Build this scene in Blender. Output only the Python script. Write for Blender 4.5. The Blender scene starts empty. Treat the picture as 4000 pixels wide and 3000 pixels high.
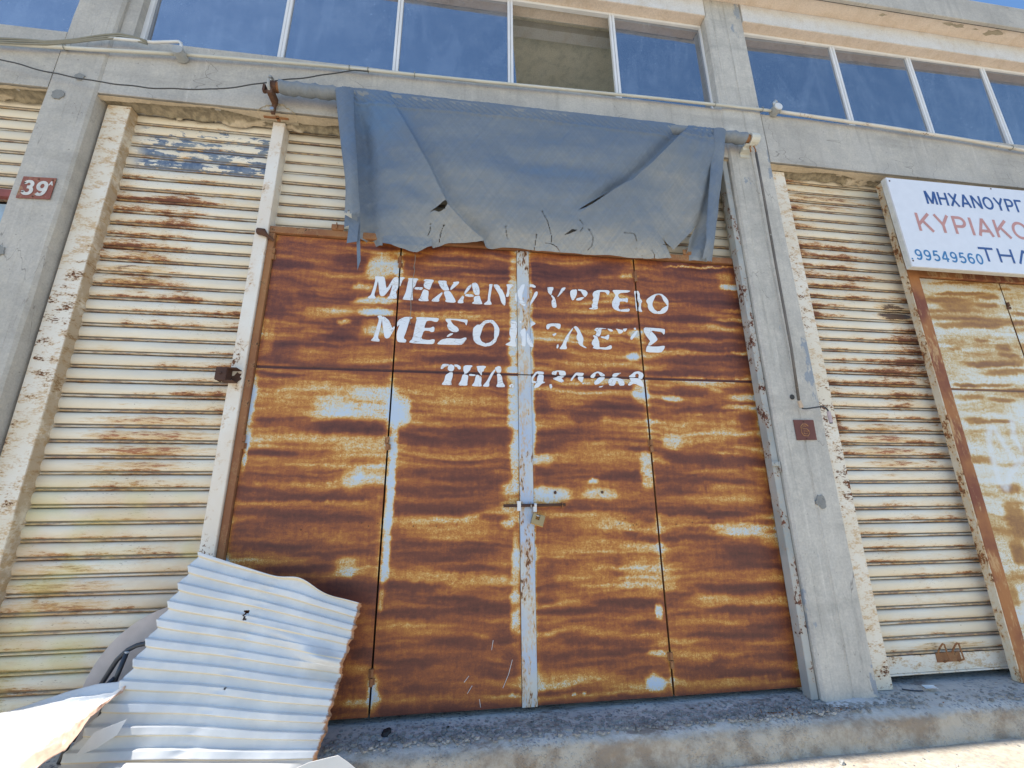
import bpy, bmesh, math, random
import numpy as np
from mathutils import Vector, Matrix
random.seed(7)
SC = bpy.context.scene
# ---------------------------------------------------------------- camera
cd = bpy.data.cameras.new('camera'); cam = bpy.data.objects.new('camera', cd)
SC.collection.objects.link(cam)
cd.sensor_width = 36.0; cd.lens = 36.0*1682.65/4000.0; cd.clip_start = .05; cd.clip_end = 3000
yaw, pitch, roll = math.radians(7.705), math.radians(15.487), math.radians(0.470)
fwd = Vector((math.sin(yaw)*math.cos(pitch), math.cos(yaw)*math.cos(pitch), math.sin(pitch)))
right = Vector((math.cos(yaw), -math.sin(yaw), 0)); up = right.cross(fwd)
r2 = right*math.cos(roll) - up*math.sin(roll); u2 = right*math.sin(roll) + up*math.cos(roll)
cam.matrix_world = Matrix(((r2.x,u2.x,-fwd.x,0),(r2.y,u2.y,-fwd.y,0),(r2.z,u2.z,-fwd.z,1.55),(0,0,0,1)))
SC.camera = cam
# ---------------------------------------------------------------- sky, sun, exposure
SUN_EL = math.radians(57.0)
sd = Vector((-math.cos(SUN_EL), 0.0065*math.sin(SUN_EL), math.sin(SUN_EL))).normalized()   # towards the sun
W = bpy.data.worlds.new('World'); SC.world = W; W.use_nodes = True
wn = W.node_tree; wn.nodes.clear()
sky = wn.nodes.new('ShaderNodeTexSky'); sky.sky_type = 'NISHITA'; sky.sun_disc = False
sky.sun_elevation = math.asin(sd.z); sky.sun_rotation = math.atan2(sd.x, sd.y)
sky.air_density = 1.0; sky.dust_density = .3; sky.ozone_density = 1.0; sky.altitude = 50
hs = wn.nodes.new('ShaderNodeHueSaturation'); hs.inputs['Saturation'].default_value = 1.16
bg = wn.nodes.new('ShaderNodeBackground'); bg.inputs[1].default_value = 0.12
wo = wn.nodes.new('ShaderNodeOutputWorld')
wn.links.new(sky.outputs[0], hs.inputs['Color']); wn.links.new(hs.outputs[0], bg.inputs[0]); wn.links.new(bg.outputs[0], wo.inputs[0])
ld = bpy.data.lights.new('sun', 'SUN'); ld.energy = 4.2; ld.angle = math.radians(.53); ld.color = (1, .95, .87)
sun = bpy.data.objects.new('sun', ld); SC.collection.objects.link(sun)
sun.rotation_euler = (-sd).to_track_quat('-Z', 'Y').to_euler(); sun.location = (0, 0, 20)
SC.view_settings.view_transform = 'Standard'; SC.view_settings.look = 'None'
SC.view_settings.exposure = 1.1; SC.view_settings.gamma = 1; SC.view_settings.use_curve_mapping = False
SC.cycles.max_bounces = 8; SC.cycles.diffuse_bounces = 5; SC.cycles.glossy_bounces = 4

# ---------------------------------------------------------------- measured outlines, metres
LETTERS = [[(-0.6849,3.3577),(-0.6579,3.3595),(-0.6134,3.3602),(-0.6025,3.3431),(-0.5871,3.26),(-0.5807,3.2516),(-0.5332,3.3566),(-0.4946,3.3646),(-0.4908,3.2705),(-0.5075,3.2254),(-0.5003,3.204),(-0.4979,3.1649),(-0.5747,3.1625),(-0.5678,3.1738),(-0.5539,3.1964),(-0.5373,3.2985),(-0.5645,3.2395),(-0.5957,3.1895),(-0.6106,3.183),(-0.626,3.1834),(-0.6371,3.2044),(-0.6545,3.3131),(-0.6587,3.3172),(-0.6628,3.2684),(-0.678,3.1889),(-0.6631,3.1682),(-0.666,3.1563),(-0.7268,3.1558),(-0.7257,3.1666),(-0.7026,3.1875),(-0.6886,3.2537),(-0.6782,3.3204)],[(-0.4829,3.3654),(-0.4435,3.3635),(-0.4449,3.3535),(-0.4617,3.339),(-0.4756,3.2759),(-0.4816,3.2799),(-0.4825,3.3466)],[(-0.4177,3.3598),(-0.3327,3.361),(-0.3341,3.3496),(-0.3454,3.3377),(-0.3567,3.2878),(-0.3717,3.2735),(-0.3736,3.1984),(-0.3661,3.166),(-0.3735,3.1599),(-0.4513,3.1611),(-0.4482,3.1743),(-0.4281,3.2303),(-0.4186,3.3061),(-0.4127,3.3422)],[(-0.3635,3.2674),(-0.3524,3.2801),(-0.2933,3.282),(-0.2921,3.2741),(-0.302,3.2566),(-0.3513,3.258)],[(-0.2905,3.3502),(-0.269,3.3584),(-0.2131,3.3576),(-0.2059,3.3468),(-0.2197,3.3234),(-0.2334,3.271),(-0.2409,3.2617),(-0.2793,3.2793),(-0.2882,3.3011),(-0.2853,3.3236),(-0.276,3.3377),(-0.2881,3.3414)],[(-0.2827,3.2658),(-0.2465,3.2524),(-0.2435,3.2282),(-0.2473,3.1795),(-0.2389,3.1668),(-0.2464,3.1585),(-0.3109,3.1561),(-0.3251,3.1662),(-0.3104,3.1868),(-0.2937,3.2473)],[(-0.1748,3.351),(-0.1046,3.3556),(-0.0995,3.3469),(-0.1018,3.3309),(-0.0759,3.2741),(-0.0777,3.2673),(-0.1176,3.2626),(-0.1423,3.2834),(-0.1594,3.3137)],[(-0.0478,3.3457),(-0.0035,3.3554),(0.0056,3.3492),(-0.0029,3.3305),(-0.0656,3.2667),(-0.0683,3.2881),(-0.055,3.3159),(-0.0414,3.3348)],[(-0.1331,3.2483),(-0.1305,3.2329),(-0.1586,3.1847),(-0.1532,3.1674),(-0.1596,3.1583),(-0.2169,3.1585),(-0.2172,3.1681),(-0.2022,3.1866),(-0.1563,3.2291)],[(-0.1253,3.2532),(-0.0776,3.2628),(-0.0611,3.2482),(-0.019,3.1752),(-0.0207,3.164),(-0.0384,3.1564),(-0.1022,3.1594),(-0.1065,3.1701),(-0.099,3.1816)],[(0.1054,3.3352),(0.1077,3.3172),(0.09,3.2844),(0.0564,3.2397),(0.0483,3.2414),(0.0499,3.2594),(0.0753,3.3106)],[(0.1093,3.3423),(0.1398,3.3547),(0.1606,3.3387),(0.1755,3.2942),(0.1772,3.2537),(0.1721,3.2408),(0.1395,3.2388),(0.127,3.2597),(0.1161,3.3041)],[(0.0525,3.2327),(0.0604,3.2413),(0.109,3.2428),(0.1295,3.2329),(0.1256,3.2214),(0.0932,3.2182),(0.0608,3.2221)],[(0.0365,3.2273),(0.0497,3.2147),(0.0396,3.1786),(0.0459,3.1656),(0.0421,3.1566),(-0.0039,3.1562),(-0.0023,3.1717),(0.0208,3.2085)],[(0.1337,3.2242),(0.1782,3.2358),(0.1847,3.2048),(0.2014,3.1634),(0.1995,3.1558),(0.1165,3.1555),(0.1152,3.163),(0.1323,3.1795),(0.1279,3.2059)],[(0.2552,3.3402),(0.2634,3.3476),(0.2883,3.3478),(0.2801,3.3144),(0.2643,3.196),(0.2808,3.1657),(0.2768,3.1557),(0.2137,3.1539),(0.2136,3.1619),(0.246,3.1905),(0.2477,3.2354),(0.2595,3.3222)],[(0.2924,3.3462),(0.3297,3.3472),(0.3464,3.3323),(0.3526,3.3121),(0.3671,3.3016),(0.3959,3.2352),(0.3965,3.1633),(0.3894,3.1553),(0.3792,3.1579),(0.3587,3.188),(0.3463,3.2413),(0.3298,3.2765),(0.3049,3.3159)],[(0.4047,3.3552),(0.4676,3.3583),(0.4675,3.3468),(0.4464,3.3294),(0.4295,3.3009),(0.4314,3.2691),(0.4229,3.2413),(0.4104,3.2361),(0.398,3.2421),(0.4106,3.2815),(0.413,3.3273),(0.4047,3.3451)],[(0.4984,3.296),(0.5133,3.3152),(0.5349,3.3557),(0.5637,3.3622),(0.5576,3.3272),(0.5399,3.2665),(0.5392,3.2165),(0.5658,3.1819),(0.5633,3.1556),(0.5446,3.1582),(0.5096,3.1877),(0.5182,3.2062),(0.4979,3.2503)],[(0.4942,3.2911),(0.4941,3.1778),(0.4808,3.2086),(0.477,3.2446),(0.4835,3.2722)],[(0.5728,3.3512),(0.5985,3.369),(0.6367,3.3682),(0.6597,3.3521),(0.6573,3.3403),(0.6487,3.3366),(0.6108,3.3467),(0.581,3.3379),(0.5705,3.3395)],[(0.665,3.3039),(0.6754,3.2976),(0.6726,3.2699),(0.6376,3.2131),(0.5862,3.1583),(0.5716,3.1529),(0.5719,3.1732),(0.6079,3.1978),(0.6388,3.2679),(0.6477,3.2913)],[(0.7598,3.3444),(0.7728,3.3508),(0.8158,3.3535),(0.8128,3.3292),(0.8038,3.3147),(0.7963,3.2819),(0.7875,3.2768),(0.7669,3.2986)],[(0.7895,3.2723),(0.8004,3.2776),(0.8271,3.247),(0.8373,3.1745),(0.8325,3.1616),(0.8133,3.1573),(0.7987,3.1656),(0.7935,3.1993),(0.7966,3.2269),(0.8076,3.239)],[(0.889,3.3502),(0.9196,3.3582),(0.9244,3.3501),(0.905,3.3209),(0.8512,3.2622),(0.8447,3.2618),(0.8608,3.2904)],[(0.962,3.3207),(0.9779,3.338),(1.0239,3.3446),(1.0218,3.3011),(1.0069,3.2631),(0.9862,3.2365),(0.9755,3.2382),(0.9625,3.2836)],[(1.0305,3.345),(1.0568,3.3476),(1.1002,3.3409),(1.1188,3.3209),(1.1153,3.2974),(1.0943,3.2729),(1.084,3.2839),(1.0679,3.3085),(1.0602,3.3291),(1.0323,3.3367)],[(1.0105,3.2471),(1.0219,3.2593),(1.0704,3.2738),(1.0876,3.2702),(1.0602,3.2454),(1.0382,3.239),(1.0144,3.2395)],[(1.1789,3.334),(1.2152,3.3503),(1.3129,3.354),(1.3216,3.338),(1.3074,3.3066),(1.2988,3.3107),(1.2806,3.3355),(1.2318,3.3349),(1.2251,3.2993),(1.2158,3.2568),(1.1994,3.2049),(1.2064,3.1776),(1.1948,3.1669),(1.1684,3.1618),(1.1251,3.164),(1.1211,3.1697),(1.152,3.1792),(1.1493,3.2067),(1.1635,3.2259),(1.1584,3.2488),(1.1707,3.2727),(1.1636,3.3003),(1.167,3.3192)],[(1.3484,3.3515),(1.3579,3.3601),(1.5109,3.3648),(1.5125,3.3568),(1.4865,3.3424),(1.4231,3.3357),(1.3995,3.3191),(1.3939,3.3047),(1.4076,3.2796),(1.4636,3.2829),(1.4732,3.2906),(1.4841,3.2865),(1.4811,3.2511),(1.4695,3.2458),(1.4546,3.2543),(1.4054,3.2514),(1.403,3.221),(1.3879,3.1969),(1.3992,3.1721),(1.4238,3.1757),(1.4824,3.1868),(1.4929,3.1795),(1.4871,3.163),(1.471,3.1561),(1.3957,3.1558),(1.3528,3.1719),(1.335,3.1986),(1.3358,3.2404),(1.3564,3.279),(1.3741,3.3082),(1.3602,3.3309)],[(1.549,3.3614),(1.5649,3.3624),(1.5566,3.3191),(1.5605,3.2112),(1.5608,3.1647),(1.5526,3.1735),(1.55,3.2199),(1.552,3.3188),(1.5478,3.3471)],[(1.5695,3.3627),(1.5877,3.3638),(1.5988,3.3359),(1.5953,3.2977),(1.617,3.2636),(1.6014,3.2416),(1.5966,3.1898),(1.608,3.1672),(1.5961,3.1596),(1.5744,3.1677),(1.5723,3.1932),(1.5874,3.2361),(1.5709,3.2774),(1.5774,3.3251)],[(1.7802,3.3492),(1.779,3.3372),(1.7485,3.3306),(1.7257,3.2864),(1.7087,3.2524),(1.7063,3.2287),(1.7207,3.192),(1.7461,3.1746),(1.7436,3.1503),(1.7078,3.154),(1.6744,3.1801),(1.6617,3.2121),(1.6665,3.2382),(1.6513,3.2679),(1.665,3.2924),(1.7067,3.3233),(1.7453,3.3438)],[(1.7802,3.3492),(1.8098,3.3462),(1.8434,3.3171),(1.8628,3.2849),(1.857,3.2324),(1.8459,3.1941),(1.8176,3.1645),(1.7845,3.1524),(1.7436,3.1503),(1.7461,3.1746),(1.7737,3.1785),(1.7947,3.2054),(1.8289,3.2261),(1.848,3.2343),(1.8366,3.2549),(1.8167,3.2822),(1.8033,3.3291),(1.779,3.3372)],[(-0.6398,3.007),(-0.6158,3.0146),(-0.598,3.0029),(-0.6014,2.9711),(-0.6079,2.9038),(-0.6224,2.8205),(-0.6042,2.8008),(-0.6089,2.7883),(-0.6722,2.7917),(-0.6709,2.7999),(-0.6557,2.819),(-0.6446,2.8689),(-0.6226,2.9784)],[(-0.5972,3.0029),(-0.5868,3.0056),(-0.5468,2.9738),(-0.5295,2.941),(-0.5159,2.9061),(-0.502,2.9256),(-0.4969,2.9175),(-0.5001,2.8964),(-0.5331,2.8245),(-0.555,2.8161),(-0.5707,2.8269),(-0.5837,2.88),(-0.5969,2.9503),(-0.6007,2.9879)],[(-0.4814,2.9603),(-0.4639,2.9865),(-0.4194,3.01),(-0.3657,3.0107),(-0.3615,3.0045),(-0.3837,2.9885),(-0.4049,2.8884),(-0.424,2.8252),(-0.4026,2.8137),(-0.4,2.8014),(-0.4068,2.7888),(-0.4634,2.7905),(-0.4759,2.8105),(-0.4795,2.8683),(-0.4579,2.9488),(-0.4788,2.9184)],[(-0.3347,3.008),(-0.3273,3.014),(-0.1562,3.0129),(-0.1526,3.0003),(-0.1628,2.9805),(-0.1783,2.9776),(-0.2176,2.9884),(-0.2484,2.9826),(-0.2587,2.9544),(-0.2668,2.9202),(-0.2187,2.9225),(-0.196,2.9363),(-0.1841,2.9284),(-0.1847,2.8945),(-0.2056,2.886),(-0.2254,2.8977),(-0.2678,2.8991),(-0.2872,2.8229),(-0.2219,2.8175),(-0.1916,2.8271),(-0.176,2.8216),(-0.1825,2.7922),(-0.2013,2.7831),(-0.3765,2.786),(-0.3789,2.7962),(-0.352,2.8242),(-0.3386,2.9336),(-0.3297,2.9848)],[(-0.0993,3.0116),(0.0766,3.0119),(0.0827,3.0014),(0.0737,2.9579),(0.0635,2.9703),(0.0612,2.9853),(-0.0143,3.0008),(-0.0617,3.0027),(-0.0329,2.9591),(0.0031,2.9374),(0.0136,2.9123),(-0.0037,2.8966),(-0.039,2.8971),(-0.0708,2.9168),(-0.0856,2.9501),(-0.0765,2.972),(-0.0967,2.9924)],[(-0.0347,2.8867),(-0.0326,2.8784),(-0.0727,2.8513),(-0.0843,2.8507),(-0.0827,2.8613),(-0.0581,2.8835)],[(-0.1558,2.7954),(-0.1261,2.8258),(-0.0762,2.8414),(0.0095,2.8381),(0.0291,2.839),(0.0601,2.853),(0.0758,2.8516),(0.0742,2.8346),(0.0419,2.7913),(0.0147,2.7868),(-0.14,2.7836),(-0.1555,2.7871)],[(0.2613,3.0192),(0.2655,2.9933),(0.2334,2.9874),(0.2096,2.9559),(0.1904,2.8864),(0.1828,2.8606),(0.199,2.8232),(0.2308,2.8098),(0.2508,2.7832),(0.2192,2.7819),(0.1598,2.8004),(0.1318,2.8329),(0.125,2.8835),(0.1281,2.9391),(0.1615,2.9708),(0.1834,2.9697),(0.2171,3.0082)],[(0.2613,3.0192),(0.2936,3.0165),(0.3261,2.9789),(0.3455,2.9409),(0.3402,2.889),(0.3242,2.8584),(0.3202,2.8327),(0.2865,2.7974),(0.2508,2.7832),(0.2308,2.8098),(0.2665,2.8176),(0.3022,2.8531),(0.3001,2.8786),(0.3039,2.9519),(0.2857,2.9856),(0.2655,2.9933)],[(0.4338,3.0148),(0.4924,3.0178),(0.4911,2.9088),(0.473,2.8436),(0.4848,2.8099),(0.4825,2.7895),(0.4463,2.7913),(0.3922,2.8039),(0.3963,2.8104),(0.4346,2.8333),(0.4389,2.8677),(0.427,2.9016),(0.4313,2.945),(0.4437,2.9673)],[(0.5539,2.9573),(0.5639,2.9426),(0.5615,2.7961),(0.5432,2.7932),(0.5231,2.803),(0.5338,2.8419),(0.5243,2.8931),(0.5144,2.9142),(0.5249,2.9364)],[(0.5095,3.0098),(0.5199,3.0191),(0.5321,3.0088),(0.5196,2.9972)],[(0.5857,3.0159),(0.6333,3.0182),(0.6497,3.008),(0.6453,2.9968),(0.616,2.98),(0.5845,2.9501),(0.5872,2.983),(0.5793,3.0023)],[(0.5778,2.9172),(0.5936,2.8833),(0.6266,2.8031),(0.6223,2.7901),(0.604,2.7894),(0.5841,2.8141),(0.5703,2.8392),(0.5711,2.8866)],[(0.7407,2.9905),(0.7536,3.0044),(0.7915,3.0129),(0.8587,3.014),(0.8666,3.0011),(0.8613,2.9721),(0.8484,2.9626),(0.8361,2.9709),(0.8117,2.9895),(0.7781,2.9857),(0.7605,2.9584),(0.75,2.9558),(0.742,2.9663)],[(0.7882,2.9138),(0.8241,2.9285),(0.8257,2.9155),(0.8042,2.8949)],[(0.8287,2.8266),(0.8399,2.8271),(0.8403,2.8034),(0.8293,2.7866),(0.8213,2.794)],[(0.9722,2.9849),(0.9747,2.9762),(0.9326,2.9037),(0.9294,2.8774),(0.9092,2.846),(0.9058,2.8156),(0.9121,2.7986),(0.9066,2.7855),(0.8526,2.7841),(0.8458,2.7894),(0.8752,2.8294),(0.8799,2.8448),(0.9072,2.8982),(0.9386,2.9435)],[(0.9765,2.9873),(0.994,2.9984),(1.0127,2.9891),(1.0285,2.9654),(1.0585,2.8918),(1.0565,2.8698),(1.0467,2.8301),(1.0833,2.8056),(1.0788,2.8011),(1.054,2.8087),(1.0254,2.8249),(1.0078,2.8503),(1.0146,2.8593),(0.9988,2.8804),(0.998,2.9067),(1.0097,2.9292),(1.0023,2.9509),(0.9866,2.9767)],[(1.1566,2.9693),(1.1751,2.9902),(1.2226,2.9925),(1.2676,2.9879),(1.2652,2.9847),(1.2241,2.9827),(1.2147,2.9386),(1.198,2.9113),(1.1832,2.915),(1.1646,2.9252),(1.1763,2.9413),(1.1774,2.9591)],[(1.2742,2.9896),(1.3128,2.9833),(1.327,2.9706),(1.3111,2.9609),(1.2901,2.9688)],[(1.1428,2.9176),(1.1538,2.9225),(1.1829,2.9106),(1.1858,2.8887),(1.1948,2.8627),(1.1939,2.8145),(1.2066,2.815),(1.2492,2.8146),(1.2938,2.8405),(1.3018,2.8321),(1.3039,2.8147),(1.291,2.801),(1.2393,2.7946),(1.1971,2.7994),(1.1672,2.796),(1.1361,2.8056),(1.1343,2.8121),(1.1473,2.8169),(1.1277,2.8423),(1.1335,2.8688),(1.1564,2.8962)],[(1.2088,2.914),(1.2517,2.9137),(1.279,2.9349),(1.2895,2.9309),(1.2804,2.8928),(1.2711,2.8827),(1.2462,2.8957),(1.2166,2.901)],[(1.3502,2.9905),(1.3654,2.9903),(1.4169,2.9793),(1.4183,2.9704),(1.4016,2.9517),(1.3838,2.9464),(1.3714,2.9547),(1.3644,2.9768)],[(1.4136,2.9926),(1.4557,2.9992),(1.4428,2.976),(1.429,2.9673),(1.4189,2.9771)],[(1.5131,3.0019),(1.5247,3.0093),(1.5332,3.0051),(1.5366,2.994),(1.5271,2.9867),(1.5167,2.993)],[(1.5358,2.9849),(1.5509,2.9811),(1.5173,2.9256),(1.4861,2.893),(1.4739,2.9036),(1.48,2.9239)],[(1.6065,3.0086),(1.6227,3.0162),(1.7964,3.0109),(1.7989,2.9927),(1.7909,2.9605),(1.7836,2.9548),(1.7684,2.9799),(1.6647,2.991),(1.7048,2.9476),(1.7225,2.9123),(1.7126,2.8939),(1.6506,2.8489),(1.629,2.8524),(1.6398,2.8729),(1.6548,2.8914),(1.6313,2.9217),(1.6086,2.9612),(1.6014,2.988)],[(1.6266,2.8501),(1.6586,2.8403),(1.7206,2.8429),(1.7749,2.854),(1.7822,2.8477),(1.7713,2.8205),(1.7412,2.7874),(1.6096,2.7875),(1.6039,2.7961),(1.6139,2.8318)],[(-0.1231,2.5788),(-0.1201,2.601),(-0.1056,2.6217),(-0.0598,2.6213),(-0.0613,2.6071),(-0.0896,2.598),(-0.108,2.5793)],[(-0.0615,2.6132),(-0.0407,2.62),(-0.0174,2.6086),(-0.0148,2.5844),(-0.0275,2.5618),(-0.0504,2.5611),(-0.0699,2.5785)],[(-0.0177,2.6188),(0.0091,2.6197),(0.0325,2.6063),(0.0368,2.5862),(0.0255,2.5777),(0.0139,2.5834),(0.0058,2.5993),(-0.0134,2.6027)],[(-0.0464,2.5552),(-0.0254,2.5518),(-0.0263,2.5198),(-0.0383,2.4756),(-0.032,2.452),(-0.0394,2.4478),(-0.1071,2.4479),(-0.1111,2.4537),(-0.0914,2.4819),(-0.0835,2.5299)],[(0.0557,2.6031),(0.0708,2.6158),(0.1268,2.6177),(0.1289,2.6097),(0.1156,2.597),(0.1101,2.5765),(0.0838,2.5473),(0.0608,2.5446),(0.0644,2.5568),(0.0564,2.5707)],[(0.0647,2.5427),(0.0956,2.5316),(0.0959,2.5155),(0.0892,2.4674),(0.0914,2.4515),(0.0819,2.4473),(0.0192,2.4475),(0.0209,2.4575),(0.0391,2.4898),(0.0495,2.5342)],[(0.0993,2.5378),(0.1068,2.5461),(0.159,2.5397),(0.1533,2.5294),(0.1033,2.5286)],[(0.1579,2.6127),(0.2338,2.6174),(0.2378,2.6073),(0.2204,2.5883),(0.2186,2.572),(0.2032,2.5634),(0.2035,2.533),(0.1957,2.5388),(0.1681,2.5764),(0.1679,2.5906)],[(0.1647,2.5419),(0.1997,2.5248),(0.2019,2.5027),(0.1984,2.4665),(0.2044,2.4507),(0.1987,2.4434),(0.1278,2.4446),(0.1257,2.4525),(0.1445,2.477),(0.1552,2.5295)],[(0.3082,2.5933),(0.3161,2.5854),(0.2927,2.546),(0.262,2.4804),(0.2641,2.4524),(0.2584,2.4431),(0.2141,2.4438),(0.2121,2.451),(0.2426,2.4879),(0.2771,2.5576)],[(0.3062,2.6015),(0.3357,2.6197),(0.3554,2.6134),(0.3612,2.589),(0.3553,2.5622),(0.3259,2.5613),(0.3161,2.5834)],[(0.324,2.553),(0.3475,2.5558),(0.3651,2.532),(0.3708,2.4836),(0.3903,2.456),(0.3863,2.4438),(0.3241,2.4421),(0.3183,2.45),(0.3299,2.4744),(0.3279,2.5227)],[(0.4176,2.4527),(0.4373,2.4702),(0.453,2.4719),(0.4627,2.4621),(0.4566,2.4418),(0.441,2.4393)],[(0.6463,2.5863),(0.7073,2.5835),(0.709,2.5619),(0.6644,2.558),(0.653,2.5697),(0.6072,2.5036),(0.6536,2.4979),(0.6486,2.4835),(0.5929,2.4842),(0.5862,2.4959),(0.5984,2.5296)],[(0.6596,2.5555),(0.7089,2.557),(0.7001,2.4945),(0.7166,2.4974),(0.7164,2.4902),(0.6904,2.4823),(0.6617,2.4507),(0.6267,2.4412),(0.6223,2.4496),(0.6391,2.4785),(0.6466,2.4977)],[(0.773,2.5736),(0.783,2.5884),(0.8308,2.5988),(0.883,2.5956),(0.8928,2.5775),(0.891,2.558),(0.8528,2.5529),(0.8365,2.5611),(0.835,2.5853),(0.8209,2.5897),(0.8103,2.5578),(0.7773,2.5616)],[(0.829,2.5502),(0.8834,2.5481),(0.852,2.5326),(0.8748,2.5116),(0.8721,2.5044),(0.8504,2.4941),(0.818,2.5099),(0.7854,2.521),(0.7834,2.5305),(0.8096,2.5385)],[(0.7511,2.4769),(0.7699,2.4798),(0.7761,2.4538),(0.7639,2.4393),(0.7526,2.4508)],[(0.9274,2.5204),(0.9682,2.575),(0.9831,2.5853),(1.0479,2.5825),(1.0345,2.5567),(0.9937,2.5573),(0.9821,2.5657),(0.9517,2.5308),(0.9413,2.5112),(0.9294,2.5109)],[(0.9934,2.5515),(1.039,2.5505),(1.0407,2.5384),(1.0265,2.4969),(0.9922,2.5272)],[(1.0265,2.4969),(1.0454,2.4926),(1.0403,2.4862),(1.0284,2.4873)],[(1.0998,2.5597),(1.1279,2.5851),(1.163,2.601),(1.1965,2.5922),(1.2268,2.5711),(1.2236,2.5597),(1.1894,2.5576),(1.1695,2.5889),(1.1471,2.5808),(1.1409,2.5586),(1.1253,2.541),(1.1038,2.5452)],[(1.1694,2.5497),(1.2231,2.5513),(1.217,2.534),(1.1707,2.4938),(1.1362,2.4831),(1.1253,2.5021)],[(1.1643,2.4694),(1.2085,2.4794),(1.1881,2.4643),(1.1663,2.4637)],[(1.288,2.5706),(1.304,2.5883),(1.3637,2.5952),(1.3659,2.5918),(1.3425,2.5772),(1.3215,2.5593),(1.292,2.5584)],[(1.2561,2.5352),(1.2916,2.5535),(1.316,2.5518),(1.3403,2.5476),(1.374,2.5388),(1.391,2.505),(1.3845,2.4853),(1.345,2.4818),(1.3335,2.5229),(1.3187,2.5224),(1.3035,2.483),(1.2619,2.4794),(1.2488,2.5009)],[(1.4359,2.5703),(1.4568,2.5833),(1.4838,2.6066),(1.5244,2.6139),(1.5581,2.599),(1.5632,2.5743),(1.5427,2.5415),(1.5139,2.5529),(1.5241,2.583),(1.5077,2.5949),(1.4891,2.5819),(1.4896,2.5596),(1.4348,2.5579)],[(1.4344,2.553),(1.5139,2.5529),(1.5375,2.5388),(1.5567,2.5049),(1.5542,2.4778),(1.5417,2.4775),(1.4726,2.5074),(1.4387,2.4868),(1.4192,2.4887),(1.4231,2.5059),(1.4495,2.5263)]]
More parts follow.
